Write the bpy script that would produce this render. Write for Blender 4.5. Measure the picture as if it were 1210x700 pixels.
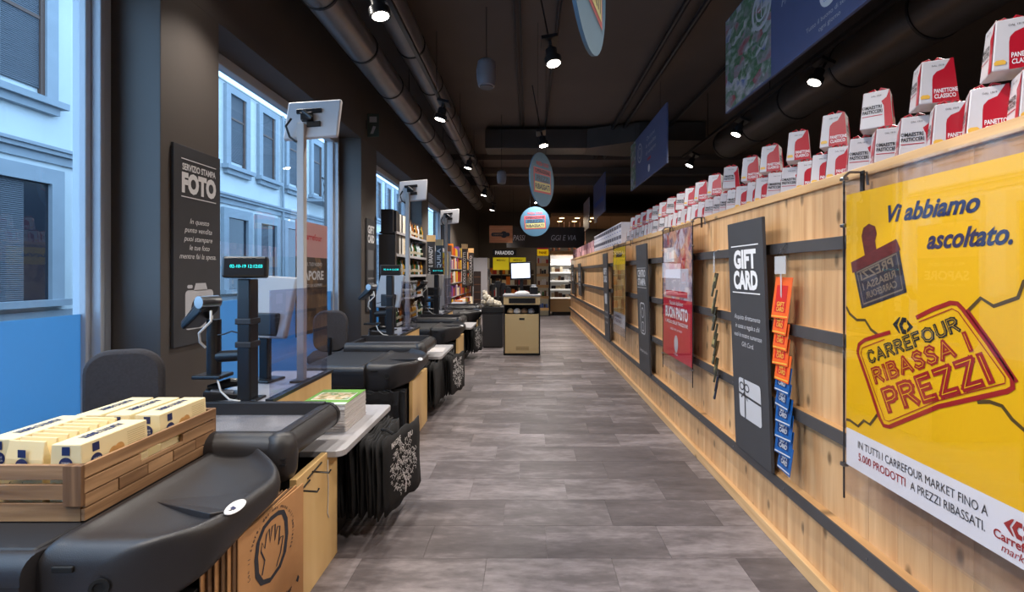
import bpy, bmesh, math, random
from mathutils import Vector, Matrix
R = math.radians
PI = math.pi
for o in list(bpy.data.objects):
    bpy.data.objects.remove(o, do_unlink=True)
SC = bpy.context.scene
COL = SC.collection
rnd = random.Random(11)

# ------------------------------------------------------------------ camera, sky, exposure
cd = bpy.data.cameras.new('camera')
cam = bpy.data.objects.new('camera', cd)
COL.objects.link(cam)
cam.location = (0, 0, 1.4)
cam.rotation_euler = (R(90), 0, 0)
cd.sensor_width = 36
cd.lens = 17.0
cd.shift_x = -0.0157
cd.shift_y = -0.02264
cd.clip_start = 0.05
cd.clip_end = 200
SC.camera = cam

W = bpy.data.worlds.new('evening_sky')
SC.world = W
W.use_nodes = True
bg = W.node_tree.nodes['Background']
bg.inputs[0].default_value = (0.44, 0.68, 1.0, 1)
bg.inputs[1].default_value = 5.0
vs = SC.view_settings
vs.view_transform = 'Standard'
vs.look = 'None'
vs.exposure = -0.1
vs.gamma = 1.0
vs.use_curve_mapping = False
LAMP_W = 145.0

# ------------------------------------------------------------------ materials
def lin(c):
    out = []
    for v in c:
        v = v / 255.0
        out.append(v / 12.92 if v <= 0.04045 else ((v + 0.055) / 1.055) ** 2.4)
    return (out[0], out[1], out[2], 1.0)

MATS = {}
def _new(name):
    m = bpy.data.materials.new(name)
    m.use_nodes = True
    MATS[name] = m
    nt = m.node_tree
    return m, nt, nt.nodes['Principled BSDF']

def M(name, rgb, rough=0.5, metal=0.0, var=0.0, scale=8.0, stretch=(1, 1, 1), bump=0.0, bscale=None, emis=0.0, objrand=0.0, spec=None, coat=0.0):
    """plain surface with optional noise mottling, per-object shade and fine relief"""
    if name in MATS:
        return MATS[name]
    m, nt, b = _new(name)
    c = lin(rgb)
    b.inputs['Base Color'].default_value = c
    b.inputs['Roughness'].default_value = rough
    b.inputs['Metallic'].default_value = metal
    if spec is not None:
        b.inputs['Specular IOR Level'].default_value = spec
    if coat:
        b.inputs['Coat Weight'].default_value = coat
        b.inputs['Coat Roughness'].default_value = 0.1
    if emis:
        b.inputs['Emission Color'].default_value = c
        b.inputs['Emission Strength'].default_value = emis
    if var or bump or objrand:
        tc = nt.nodes.new('ShaderNodeTexCoord')
        mp = nt.nodes.new('ShaderNodeMapping')
        mp.inputs['Scale'].default_value = stretch
        nt.links.new(tc.outputs['Object'], mp.inputs['Vector'])
        oi = nt.nodes.new('ShaderNodeObjectInfo')
        sc = nt.nodes.new('ShaderNodeMath'); sc.operation = 'MULTIPLY'; sc.inputs[1].default_value = 37.0
        nt.links.new(oi.outputs['Random'], sc.inputs[0])
        n = nt.nodes.new('ShaderNodeTexNoise'); n.noise_dimensions = '4D'
        n.inputs['Scale'].default_value = scale
        n.inputs['Detail'].default_value = 5
        nt.links.new(mp.outputs[0], n.inputs['Vector'])
        nt.links.new(sc.outputs[0], n.inputs['W'])
        mr = nt.nodes.new('ShaderNodeMapRange')
        mr.inputs['From Min'].default_value = 0.3; mr.inputs['From Max'].default_value = 0.7
        mr.inputs['To Min'].default_value = 1 - var; mr.inputs['To Max'].default_value = 1 + var
        nt.links.new(n.outputs['Fac'], mr.inputs['Value'])
        val = mr.outputs[0]
        if objrand:
            mr2 = nt.nodes.new('ShaderNodeMapRange')
            mr2.inputs['To Min'].default_value = 1 - objrand; mr2.inputs['To Max'].default_value = 1 + objrand
            nt.links.new(oi.outputs['Random'], mr2.inputs['Value'])
            mu = nt.nodes.new('ShaderNodeMath'); mu.operation = 'MULTIPLY'
            nt.links.new(val, mu.inputs[0]); nt.links.new(mr2.outputs[0], mu.inputs[1])
            val = mu.outputs[0]
        vm = nt.nodes.new('ShaderNodeVectorMath'); vm.operation = 'SCALE'
        vm.inputs[0].default_value = c[:3]
        nt.links.new(val, vm.inputs['Scale'])
        nt.links.new(vm.outputs[0], b.inputs['Base Color'])
        if bump:
            n2 = nt.nodes.new('ShaderNodeTexNoise')
            n2.inputs['Scale'].default_value = bscale or scale * 6
            n2.inputs['Detail'].default_value = 3
            nt.links.new(mp.outputs[0], n2.inputs['Vector'])
            bp = nt.nodes.new('ShaderNodeBump'); bp.inputs['Strength'].default_value = bump
            bp.inputs['Distance'].default_value = 0.003
            nt.links.new(n2.outputs['Fac'], bp.inputs['Height'])
            nt.links.new(bp.outputs[0], b.inputs['Normal'])
    return m

def wood(name, light, dark, axis, scale=3.0, rough=0.5, knots=True, objrand=0.1, contrast=(0.35, 0.7)):
    """grain stretched along an axis, knots, a different cut for each piece"""
    if name in MATS:
        return MATS[name]
    m, nt, b = _new(name)
    b.inputs['Roughness'].default_value = rough
    tc = nt.nodes.new('ShaderNodeTexCoord')
    oi = nt.nodes.new('ShaderNodeObjectInfo')
    sc = nt.nodes.new('ShaderNodeMath'); sc.operation = 'MULTIPLY'; sc.inputs[1].default_value = 61.0
    nt.links.new(oi.outputs['Random'], sc.inputs[0])
    st = [9.0, 9.0, 9.0]; st['xyz'.index(axis)] = 0.55
    mp = nt.nodes.new('ShaderNodeMapping'); mp.inputs['Scale'].default_value = st
    nt.links.new(tc.outputs['Object'], mp.inputs['Vector'])
    n = nt.nodes.new('ShaderNodeTexNoise'); n.noise_dimensions = '4D'
    n.inputs['Scale'].default_value = scale; n.inputs['Detail'].default_value = 6; n.inputs['Distortion'].default_value = 0.6
    nt.links.new(mp.outputs[0], n.inputs['Vector']); nt.links.new(sc.outputs[0], n.inputs['W'])
    cr = nt.nodes.new('ShaderNodeValToRGB')
    cr.color_ramp.elements[0].position = contrast[0]; cr.color_ramp.elements[0].color = lin(dark)
    cr.color_ramp.elements[1].position = contrast[1]; cr.color_ramp.elements[1].color = lin(light)
    nt.links.new(n.outputs['Fac'], cr.inputs[0])
    col = cr.outputs[0]
    if knots:
        sk = [5.0, 5.0, 5.0]; sk['xyz'.index(axis)] = 2.6
        mk = nt.nodes.new('ShaderNodeMapping'); mk.inputs['Scale'].default_value = sk
        nt.links.new(tc.outputs['Object'], mk.inputs['Vector'])
        ad = nt.nodes.new('ShaderNodeVectorMath'); ad.operation = 'ADD'
        nt.links.new(mk.outputs[0], ad.inputs[0])
        nt.links.new(sc.outputs[0], ad.inputs[1])
        sx = nt.nodes.new('ShaderNodeSeparateXYZ'); cx = nt.nodes.new('ShaderNodeCombineXYZ')
        nt.links.new(ad.outputs[0], sx.inputs[0]); nt.links.new(sx.outputs['Y'], cx.inputs[0]); nt.links.new(sx.outputs['Z'], cx.inputs[1])
        vo = nt.nodes.new('ShaderNodeTexVoronoi'); vo.voronoi_dimensions = '2D'; vo.inputs['Scale'].default_value = 0.9
        nt.links.new(cx.outputs[0], vo.inputs['Vector'])
        mr = nt.nodes.new('ShaderNodeMapRange')
        mr.inputs['From Min'].default_value = 0.03; mr.inputs['From Max'].default_value = 0.085
        mr.inputs['To Min'].default_value = 0.38; mr.inputs['To Max'].default_value = 1.0
        nt.links.new(vo.outputs['Distance'], mr.inputs['Value'])
        vm = nt.nodes.new('ShaderNodeVectorMath'); vm.operation = 'SCALE'
        nt.links.new(col, vm.inputs[0]); nt.links.new(mr.outputs[0], vm.inputs['Scale'])
        col = vm.outputs[0]
    mr2 = nt.nodes.new('ShaderNodeMapRange')
    mr2.inputs['To Min'].default_value = 1 - objrand; mr2.inputs['To Max'].default_value = 1 + objrand
    nt.links.new(oi.outputs['Random'], mr2.inputs['Value'])
    v2 = nt.nodes.new('ShaderNodeVectorMath'); v2.operation = 'SCALE'
    nt.links.new(col, v2.inputs[0]); nt.links.new(mr2.outputs[0], v2.inputs['Scale'])
    nt.links.new(v2.outputs[0], b.inputs['Base Color'])
    bp = nt.nodes.new('ShaderNodeBump'); bp.inputs['Strength'].default_value = 0.15; bp.inputs['Distance'].default_value = 0.002
    nt.links.new(n.outputs['Fac'], bp.inputs['Height']); nt.links.new(bp.outputs[0], b.inputs['Normal'])
    return m

def glass(name, tint=(255, 255, 255), refl=0.10, rough=0.02):
    if name in MATS:
        return MATS[name]
    m, nt, b = _new(name)
    nt.nodes.remove(b)
    out = nt.nodes['Material Output']
    t = nt.nodes.new('ShaderNodeBsdfTransparent'); t.inputs[0].default_value = lin(tint)
    g = nt.nodes.new('ShaderNodeBsdfGlossy'); g.inputs['Roughness'].default_value = rough
    fr = nt.nodes.new('ShaderNodeFresnel'); fr.inputs[0].default_value = 1.45
    mu = nt.nodes.new('ShaderNodeMath'); mu.operation = 'MULTIPLY_ADD'; mu.inputs[1].default_value = 1.0; mu.inputs[2].default_value = refl - 0.04
    nt.links.new(fr.outputs[0], mu.inputs[0])
    ge = nt.nodes.new('ShaderNodeNewGeometry'); iv = nt.nodes.new('ShaderNodeMath'); iv.operation = 'SUBTRACT'; iv.inputs[0].default_value = 1.0
    nt.links.new(ge.outputs['Backfacing'], iv.inputs[1])
    m2 = nt.nodes.new('ShaderNodeMath'); m2.operation = 'MULTIPLY'          # only the entry face mirrors
    nt.links.new(mu.outputs[0], m2.inputs[0]); nt.links.new(iv.outputs[0], m2.inputs[1])
    mx = nt.nodes.new('ShaderNodeMixShader')
    nt.links.new(m2.outputs[0], mx.inputs[0]); nt.links.new(t.outputs[0], mx.inputs[1]); nt.links.new(g.outputs[0], mx.inputs[2])
    nt.links.new(mx.outputs[0], out.inputs[0])
    return m

def frosted(name, rgb):
    m, nt, b = _new(name)
    nt.nodes.remove(b)
    out = nt.nodes['Material Output']
    t = nt.nodes.new('ShaderNodeBsdfTranslucent'); t.inputs[0].default_value = lin(rgb)
    d = nt.nodes.new('ShaderNodeBsdfDiffuse'); d.inputs[0].default_value = lin((150, 160, 170))
    mx = nt.nodes.new('ShaderNodeMixShader'); mx.inputs[0].default_value = 0.15
    nt.links.new(t.outputs[0], mx.inputs[1]); nt.links.new(d.outputs[0], mx.inputs[2]); nt.links.new(mx.outputs[0], out.inputs[0])
    return m

def picture(name, cols, scale=6.0, stretch=(1, 1, 1), rough=0.35):
    """a printed picture: blotches of a few colours"""
    if name in MATS:
        return MATS[name]
    m, nt, b = _new(name)
    b.inputs['Roughness'].default_value = rough
    tc = nt.nodes.new('ShaderNodeTexCoord')
    mp = nt.nodes.new('ShaderNodeMapping'); mp.inputs['Scale'].default_value = stretch
    nt.links.new(tc.outputs['Object'], mp.inputs['Vector'])
    vo = nt.nodes.new('ShaderNodeTexVoronoi'); vo.inputs['Scale'].default_value = scale
    n = nt.nodes.new('ShaderNodeTexNoise'); n.inputs['Scale'].default_value = scale * 0.8; n.inputs['Detail'].default_value = 6
    nt.links.new(mp.outputs[0], vo.inputs['Vector']); nt.links.new(mp.outputs[0], n.inputs['Vector'])
    ad = nt.nodes.new('ShaderNodeMath'); ad.operation = 'MULTIPLY_ADD'; ad.inputs[1].default_value = 0.35
    sp = nt.nodes.new('ShaderNodeSeparateColor')
    nt.links.new(vo.outputs['Color'], sp.inputs[0])
    mu = nt.nodes.new('ShaderNodeMath'); mu.operation = 'MULTIPLY'; mu.inputs[1].default_value = 0.75
    nt.links.new(n.outputs['Fac'], mu.inputs[0])
    nt.links.new(sp.outputs[0], ad.inputs[0]); nt.links.new(mu.outputs[0], ad.inputs[2])
    cr = nt.nodes.new('ShaderNodeValToRGB')
    el = cr.color_ramp.elements
    while len(el) < len(cols):
        el.new(0.5)
    for i, c in enumerate(cols):
        el[i].position = 0.15 + 0.7 * i / (len(cols) - 1); el[i].color = lin(c)
    nt.links.new(ad.outputs[0], cr.inputs[0]); nt.links.new(cr.outputs[0], b.inputs['Base Color'])
    return m

def glow(name, rgb, strength):
    if name in MATS:
        return MATS[name]
    m, nt, b = _new(name)
    b.inputs['Base Color'].default_value = lin(rgb)
    b.inputs['Emission Color'].default_value = lin(rgb)
    b.inputs['Emission Strength'].default_value = strength
    return m

# ------------------------------------------------------------------ mesh helpers
class MB:
    def __init__(s):
        s.v = []; s.f = []
    def add(s, vs, fs):
        k = len(s.v)
        s.v += [tuple(p) for p in vs]
        s.f += [tuple(i + k for i in q) for q in fs]
        return s
    def box(s, x0, x1, y0, y1, z0, z1):
        return s.add([(x0, y0, z0), (x1, y0, z0), (x1, y1, z0), (x0, y1, z0), (x0, y0, z1), (x1, y0, z1), (x1, y1, z1), (x0, y1, z1)],
                     [(3, 2, 1, 0), (4, 5, 6, 7), (0, 1, 5, 4), (1, 2, 6, 5), (2, 3, 7, 6), (3, 0, 4, 7)])
    def prism(s, poly, axis, a, b):
        """poly in the two other axes (in xyz order), swept from a to b along axis"""
        n = len(poly)
        def P(p, t):
            if axis == 'x': return (t, p[0], p[1])
            if axis == 'y': return (p[0], t, p[1])
            return (p[0], p[1], t)
        vs_ = [P(p, a) for p in poly] + [P(p, b) for p in poly]
        fs = [tuple(range(n)), tuple(range(2 * n - 1, n - 1, -1))]
        for i in range(n):
            j = (i + 1) % n
            fs.append((j, i, i + n, j + n))
        return s.add(vs_, fs)
    def tube(s, path, r, n=10, closed=False):
        path = [Vector(p) for p in path]
        m = len(path)
        rr = r if isinstance(r, (list, tuple)) else [r] * m
        up = None; vs_ = []
        for i, p in enumerate(path):
            d = (path[min(i + 1, m - 1)] - path[max(i - 1, 0)]).normalized()
            if up is None:
                up = Vector((0, 0, 1)) if abs(d.z) < 0.9 else Vector((0, 1, 0))
            a = d.cross(up)
            if a.length < 1e-5:
                a = d.cross(Vector((1, 0, 0)))
            a.normalize(); bb = a.cross(d).normalized(); up = bb
            for k in range(n):
                t = 2 * PI * k / n
                vs_.append(p + a * (rr[i] * math.cos(t)) + bb * (rr[i] * math.sin(t)))
        fs = []
        for i in range(m - 1):
            for k in range(n):
                l = (k + 1) % n
                fs.append((i * n + k, i * n + l, (i + 1) * n + l, (i + 1) * n + k))
        fs.append(tuple(range(n - 1, -1, -1))); fs.append(tuple((m - 1) * n + k for k in range(n)))
        return s.add(vs_, fs)
    def lathe(s, prof, n=16, c=(0, 0, 0)):
        vs_ = []
        for r, z in prof:
            for k in range(n):
                t = 2 * PI * k / n
                vs_.append((c[0] + r * math.cos(t), c[1] + r * math.sin(t), c[2] + z))
        fs = []
        m = len(prof)
        for i in range(m - 1):
            for k in range(n):
                l = (k + 1) % n
                fs.append((i * n + k, i * n + l, (i + 1) * n + l, (i + 1) * n + k))
        fs.append(tuple(range(n - 1, -1, -1))); fs.append(tuple((m - 1) * n + k for k in range(n)))
        return s.add(vs_, fs)
    def flat(s, pts, y=0.0):
        """a printed patch standing in the local XZ plane, facing -Y"""
        return s.add([(p[0], y, p[1]) for p in pts], [tuple(range(len(pts)))])
    def stroke(s, pts, w, y=0.0, closed=False):
        n = len(pts); L = []; Rr = []
        for i in range(n):
            a = Vector(pts[(i - 1) % n] if (closed or i > 0) else pts[i]); c = Vector(pts[(i + 1) % n] if (closed or i < n - 1) else pts[i])
            d = (c - a).normalized(); nn = Vector((-d.y, d.x)); p = Vector(pts[i])
            L.append(p + nn * w / 2); Rr.append(p - nn * w / 2)
        vs_ = [(q.x, y, q.y) for q in L] + [(q.x, y, q.y) for q in Rr]
        fs = []
        for i in range(n if closed else n - 1):
            j = (i + 1) % n
            fs.append((i, n + i, n + j, j))
        return s.add(vs_, fs)
    def move(s, fn):
        s.v = [tuple(fn(*p)) for p in s.v]
        return s
    def join(s, o):
        return s.add(o.v, o.f)
    def mesh(s, name):
        me = bpy.data.meshes.new(name)
        me.from_pydata(s.v, [], s.f)
        me.validate(); me.update()
        bm_ = bmesh.new(); bm_.from_mesh(me)
        closed = all(len(e.link_faces) == 2 for e in bm_.edges) and len(bm_.faces) > 3
        if closed:
            bmesh.ops.recalc_face_normals(bm_, faces=bm_.faces); bm_.to_mesh(me)
        bm_.free()
        return me

def circ(cx, cz, rx, rz=None, n=24, a0=0.0, a1=2 * PI):
    rz = rx if rz is None else rz
    k = n if abs(a1 - a0 - 2 * PI) < 1e-6 else n - 1
    return [(cx + rx * math.cos(a0 + (a1 - a0) * i / k), cz + rz * math.sin(a0 + (a1 - a0) * i / k)) for i in range(n)]

def rrect(x0, x1, z0, z1, r, n=5):
    out = []
    for cx, cz, a in ((x1 - r, z1 - r, 0), (x0 + r, z1 - r, 90), (x0 + r, z0 + r, 180), (x1 - r, z0 + r, 270)):
        for i in range(n):
            t = R(a + 90 * i / (n - 1)); out.append((cx + r * math.cos(t), cz + r * math.sin(t)))
    return out

def ob(name, mb, mat, parent=None, loc=(0, 0, 0), rot=(0, 0, 0), bev=0.0, smooth=0, sub=0):
    me = mb if isinstance(mb, bpy.types.Mesh) else mb.mesh(name)
    o = bpy.data.objects.new(name, me)
    COL.objects.link(o)
    if mat is not None and not me.materials:
        me.materials.append(mat)
    o.location = loc; o.rotation_euler = rot
    if parent is not None:
        o.parent = parent
    if smooth:
        for p in me.polygons: p.use_smooth = True
        if smooth > 1: me.set_sharp_from_angle(angle=R(smooth))
    if bev:
        b = o.modifiers.new('bevel', 'BEVEL'); b.width = bev; b.segments = 2; b.limit_method = 'ANGLE'; b.angle_limit = R(40)
    if sub:
        sm = o.modifiers.new('sub', 'SUBSURF'); sm.levels = sub; sm.render_levels = sub
    return o

def tag(o, label=None, cat=None, group=None, kind=None):
    if label: o['label'] = label
    if cat: o['category'] = cat
    if group: o['group'] = group
    if kind: o['kind'] = kind
    return o

def thing(name, label, cat, loc=(0, 0, 0), rz=0.0, group=None, rot=None):
    o = bpy.data.objects.new(name, None)
    o.empty_display_size = 0.05
    COL.objects.link(o)
    o.location = loc; o.rotation_euler = rot if rot else (0, 0, rz)
    return tag(o, label, cat, group)

def copy_tree(o, parent=None):
    c = o.copy(); COL.objects.link(c)
    if parent is not None: c.parent = parent
    for ch in list(o.children):
        copy_tree(ch, c)
    return c

_T = {}
def text2d(s, bold=0.0, shear=0.0):
    """outline of a line of lettering as flat triangles, cap height 1, centred, baseline 0"""
    key = (s, bold, shear)
    if key in _T: return _T[key]
    cu = bpy.data.curves.new('lettering', 'FONT'); cu.body = s; cu.align_x = 'CENTER'; cu.offset = bold; cu.shear = shear
    cu.resolution_u = 3; cu.fill_mode = 'FRONT'; cu.dimensions = '2D'
    o = bpy.data.objects.new('lettering', cu)
    COL.objects.link(o)
    me = bpy.data.meshes.new_from_object(o)
    k = 1.0 / 0.69
    vs_ = [(v.co.x * k, v.co.y * k) for v in me.vertices]; fs = [tuple(p.vertices) for p in me.polygons]
    xs = [v[0] for v in vs_] or [0]
    c = (min(xs) + max(xs)) / 2; w = max(xs) - min(xs)
    vs_ = [(x - c, y) for x, y in vs_]
    bpy.data.objects.remove(o); bpy.data.curves.remove(cu); bpy.data.meshes.remove(me)
    _T[key] = (vs_, fs, w)
    return _T[key]

def letters(mb, s, x, z, h, w=None, y=0.0, bold=0.03, shear=0.0, ang=0.0, al='c'):
    """append lettering, cap height h, optional total width w, baseline centre (x, z) in local XZ, facing -Y"""
    vs_, fs, w0 = text2d(s, bold, shear)
    kx = h if w is None else w / w0
    off = 0 if al == 'c' else (w0 * kx / 2 if al == 'l' else -w0 * kx / 2)
    ca, sa = math.cos(ang), math.sin(ang)
    pts = []
    for a, b in vs_:
        a = a * kx + off; b = b * h
        pts.append((x + a * ca - b * sa, y, z + a * sa + b * ca))
    mb.add(pts, fs)
    return mb

GLYPH = {   # stroke skeletons of condensed poster capitals, cap height 1
    'C': (.62, [[(.60, .80), (.48, .97), (.25, 1), (.08, .85), (.02, .5), (.08, .15), (.25, 0), (.48, .03), (.60, .20)]]),
    'A': (.70, [[(0, 0), (.35, 1), (.70, 0)], [(.14, .30), (.56, .30)]]),
    'R': (.58, [[(0, 0), (0, 1), (.32, 1), (.50, .92), (.55, .75), (.50, .58), (.32, .50), (0, .50)], [(.26, .50), (.58, 0)]]),
    'P': (.55, [[(0, 0), (0, 1), (.32, 1), (.50, .92), (.55, .73), (.50, .54), (.32, .46), (0, .46)]]),
    'E': (.48, [[(.48, 1), (0, 1), (0, 0), (.48, 0)], [(0, .52), (.40, .52)]]),
    'F': (.48, [[(.48, 1), (0, 1), (0, 0)], [(0, .52), (.40, .52)]]),
    'O': (.80, [[(.40, 1), (.12, .87), (0, .5), (.12, .13), (.40, 0), (.68, .13), (.80, .5), (.68, .87), (.40, 1)]]),
    'U': (.62, [[(0, 1), (0, .30), (.10, .06), (.31, 0), (.52, .06), (.62, .30), (.62, 1)]]),
    'I': (.04, [[(.02, 0), (.02, 1)]]),
    'B': (.56, [[(0, 0), (0, 1), (.30, 1), (.46, .92), (.48, .76), (.42, .60), (.28, .54), (0, .54)], [(.28, .54), (.48, .46), (.56, .28), (.50, .08), (.30, 0), (0, 0)]]),
    'S': (.52, [[(.50, .84), (.36, 1), (.14, .98), (.02, .80), (.10, .60), (.42, .42), (.52, .22), (.40, .02), (.14, 0), (0, .16)]]),
    'Z': (.58, [[(.02, 1), (.58, 1), (0, 0), (.58, 0)]]), ' ': (.25, [])}
def stroke_letters(mb, s, x, z, h, w, y, thick, ang):
    """lettering drawn with strokes of a given thickness; same skeleton for the body and its inline"""
    gap = .30; tot = sum(GLYPH[c][0] + gap for c in s) - gap; k = w / tot; cx = -w / 2; n = 0
    ca, sa = math.cos(ang), math.sin(ang)
    for c in s:
        gw, lines = GLYPH[c]
        for ln in lines:
            for p, q in zip(ln, ln[1:]):
                P = Vector((cx + p[0] * k, p[1] * h)); Q = Vector((cx + q[0] * k, q[1] * h)); d = (Q - P)
                if d.length < 1e-6: continue
                d = d.normalized() * (thick * .42); P = P - d; Q = Q + d
                n += 1
                mb.stroke([(x + v.x * ca - v.y * sa, z + v.x * sa + v.y * ca) for v in (P, Q)], thick, y - n * 4e-6)
        cx += (gw + gap) * k
    return mb

def c_logo(parent, x, z, s, y, m_l, m_r):
    """round-ish C cut between two arrow halves"""
    a = MB(); a.flat([(x - s, z), (x - .35 * s, z + .62 * s), (x - .22 * s, z + .62 * s), (x - .55 * s, z), (x - .22 * s, z - .62 * s), (x - .35 * s, z - .62 * s)], y)
    ob('emblem_half', a, m_l, parent)
    b = MB(); b.flat([(x - .05 * s, z + .62 * s), (x + .35 * s, z + .62 * s), (x + .35 * s, z + .28 * s), (x + .1 * s, z + .25 * s), (x - .02 * s, z), (x + .1 * s, z - .25 * s),
                      (x + .35 * s, z - .28 * s), (x + .35 * s, z - .62 * s), (x - .05 * s, z - .62 * s), (x - .38 * s, z)], y)
    b.flat([(x + .42 * s, z + .5 * s), (x + s, z), (x + .42 * s, z - .5 * s), (x + .42 * s, z - .2 * s), (x + .6 * s, z), (x + .42 * s, z + .2 * s)], y)
    ob('emblem_half', b, m_r, parent)

ORD = ['first', 'second', 'third', 'fourth', 'fifth', 'sixth', 'seventh', 'eighth', 'ninth', 'tenth', 'eleventh', 'twelfth', 'thirteenth', 'fourteenth', 'fifteenth', 'sixteenth',
       'seventeenth', 'eighteenth', 'nineteenth', 'twentieth']
def ordn(i):
    if i < 20: return ORD[i]
    n = i + 1
    t = {2: 'twenty', 3: 'thirty', 4: 'forty', 5: 'fifty'}[n // 10]
    return t + '-' + ORD[n % 10 - 1] if n % 10 else t[:-1] + 'ieth'

# palette
BLACKP = M('black_moulded_plastic', (43, 41, 43), rough=0.38, bump=0.25, bscale=420, var=0.06)
BLACKG = M('black_smooth_plastic', (30, 30, 33), rough=0.3)
DARKM = M('dark_metal', (40, 40, 43), rough=0.4, metal=0.6)
RAILM = M('graphite_rail', (70, 67, 68), rough=0.5, var=0.08)
STEEL = M('brushed_steel', (150, 150, 152), rough=0.3, metal=1.0)
WHITEP = M('white_plastic', (205, 203, 206), rough=0.45)
SLATE = M('slate_board', (62, 62, 66), rough=0.55, var=0.05)
PRINTW = M('white_print', (225, 224, 226), rough=0.6)
PRINTG = M('grey_print', (190, 190, 195), rough=0.6)
PRINTK = M('black_print', (32, 32, 36), rough=0.5)
PRINTN = M('navy_print', (28, 40, 88), rough=0.45)
PRINTR = M('red_print', (178, 30, 44), rough=0.4)
PRINTB = M('blue_print', (40, 80, 160), rough=0.4)
YELLOW = M('yellow_print', (236, 182, 8), rough=0.45, var=0.04, scale=3)
KRAFT = M('kraft_paper', (190, 140, 92), rough=0.7, var=0.08, scale=9)
BIRCH = wood('birch_laminate', (226, 190, 132), (214, 174, 116), 'z', scale=1.0, rough=0.35, knots=False, objrand=0.02)
PINE_Z = wood('pine_upright', (220, 180, 134), (188, 142, 98), 'z', scale=2.2, rough=0.38, objrand=0.10)
PINE_Y = wood('pine_long', (222, 184, 136), (194, 150, 102), 'y', scale=2.2, rough=0.38, objrand=0.03)
CRATE_X = wood('crate_wood_cross', (186, 146, 106), (118, 84, 56), 'x', scale=3.2, rough=0.6, knots=False, objrand=0.12)
CRATE_Y = wood('crate_wood_long', (190, 150, 110), (120, 86, 58), 'y', scale=3.2, rough=0.6, knots=False, objrand=0.12)
CRATE_Z = wood('crate_wood_upright', (168, 128, 92), (108, 76, 50), 'z', scale=3.2, rough=0.6, knots=False, objrand=0.12)
CLEAR = glass('clear_acrylic', (250, 250, 252), 0.10, 0.015)
CABLEM = M('cable_black', (24, 24, 26), rough=0.5)
CABLEW = M('cable_white', (205, 205, 205), rough=0.5)
# ================================================================== the setting
def struct(name, mb, mat, parent=None, label=None, **k):
    o = ob(name, mb, mat, parent, **k)
    if parent is None: o['kind'] = 'structure'
    if label: o['label'] = label
    return o

# ---- floor: vinyl tiles 61 x 30 cm laid across the aisle
def floor_mat(name, brick):
    m, nt, b = _new(name)
    tc = nt.nodes.new('ShaderNodeTexCoord'); oi = nt.nodes.new('ShaderNodeObjectInfo')
    sc = nt.nodes.new('ShaderNodeMath'); sc.operation = 'MULTIPLY'; sc.inputs[1].default_value = 53.0
    nt.links.new(oi.outputs['Random'], sc.inputs[0])
    def noise(st, s, det):
        mp = nt.nodes.new('ShaderNodeMapping'); mp.inputs['Scale'].default_value = st
        nt.links.new(tc.outputs['Object'], mp.inputs['Vector'])
        n = nt.nodes.new('ShaderNodeTexNoise'); n.noise_dimensions = '4D'; n.inputs['Scale'].default_value = s; n.inputs['Detail'].default_value = det
        n.inputs['Roughness'].default_value = 0.62
        nt.links.new(mp.outputs[0], n.inputs['Vector']); nt.links.new(sc.outputs[0], n.inputs['W'])
        return n.outputs['Fac']
    n1 = noise((0.7, 3.0, 1), 2.2, 6); n2 = noise((2, 6, 1), 6.0, 5)
    mx = nt.nodes.new('ShaderNodeMath'); mx.operation = 'MULTIPLY_ADD'; mx.inputs[1].default_value = 0.35
    m1 = nt.nodes.new('ShaderNodeMath'); m1.operation = 'MULTIPLY'; m1.inputs[1].default_value = 0.75
    nt.links.new(n1, m1.inputs[0]); nt.links.new(n2, mx.inputs[0]); nt.links.new(m1.outputs[0], mx.inputs[2])
    ad = nt.nodes.new('ShaderNodeMath'); ad.operation = 'MULTIPLY_ADD'; ad.inputs[1].default_value = 0.16
    nt.links.new(oi.outputs['Random'], ad.inputs[0]); nt.links.new(mx.outputs[0], ad.inputs[2])
    cr = nt.nodes.new('ShaderNodeValToRGB')
    cr.color_ramp.elements[0].position = 0.38; cr.color_ramp.elements[0].color = lin((72, 66, 68))
    cr.color_ramp.elements[1].position = 0.86; cr.color_ramp.elements[1].color = lin((158, 149, 152))
    e = cr.color_ramp.elements.new(0.62); e.color = lin((104, 97, 99))
    nt.links.new(ad.outputs[0], cr.inputs[0])
    col = cr.outputs[0]
    if brick:
        br = nt.nodes.new('ShaderNodeTexBrick'); br.inputs['Scale'].default_value = 1.0
        br.inputs['Brick Width'].default_value = 0.61; br.inputs['Row Height'].default_value = 0.305; br.inputs['Mortar Size'].default_value = 0.003
        br.inputs['Color1'].default_value = (1.15, 1.15, 1.15, 1); br.inputs['Color2'].default_value = (0.85, 0.85, 0.85, 1); br.inputs['Mortar'].default_value = (0.5, 0.5, 0.5, 1)
        nt.links.new(tc.outputs['Object'], br.inputs['Vector'])
        mm = nt.nodes.new('ShaderNodeVectorMath'); mm.operation = 'MULTIPLY'
        nt.links.new(col, mm.inputs[0]); nt.links.new(br.outputs['Color'], mm.inputs[1]); col = mm.outputs[0]
    nt.links.new(col, b.inputs['Base Color'])
    b.inputs['Roughness'].default_value = 0.42
    b.inputs['Specular IOR Level'].default_value = 0.35
    bp = nt.nodes.new('ShaderNodeBump'); bp.inputs['Strength'].default_value = 0.12; bp.inputs['Distance'].default_value = 0.002
    nt.links.new(n2, bp.inputs['Height']); nt.links.new(bp.outputs[0], b.inputs['Normal'])
    return m
FLOORB = floor_mat('vinyl_floor_far', True)
FLOORT = floor_mat('vinyl_tile', False)
fl = struct('floor', MB().box(-2.75, 7.6, -3.1, 8.6, -0.12, -0.004).box(-2.75, 7.6, 8.6, 22.2, -0.12, 0.0), FLOORB, label='grey vinyl floor of the shop aisle')
TL, TW = 0.61, 0.305
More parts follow.
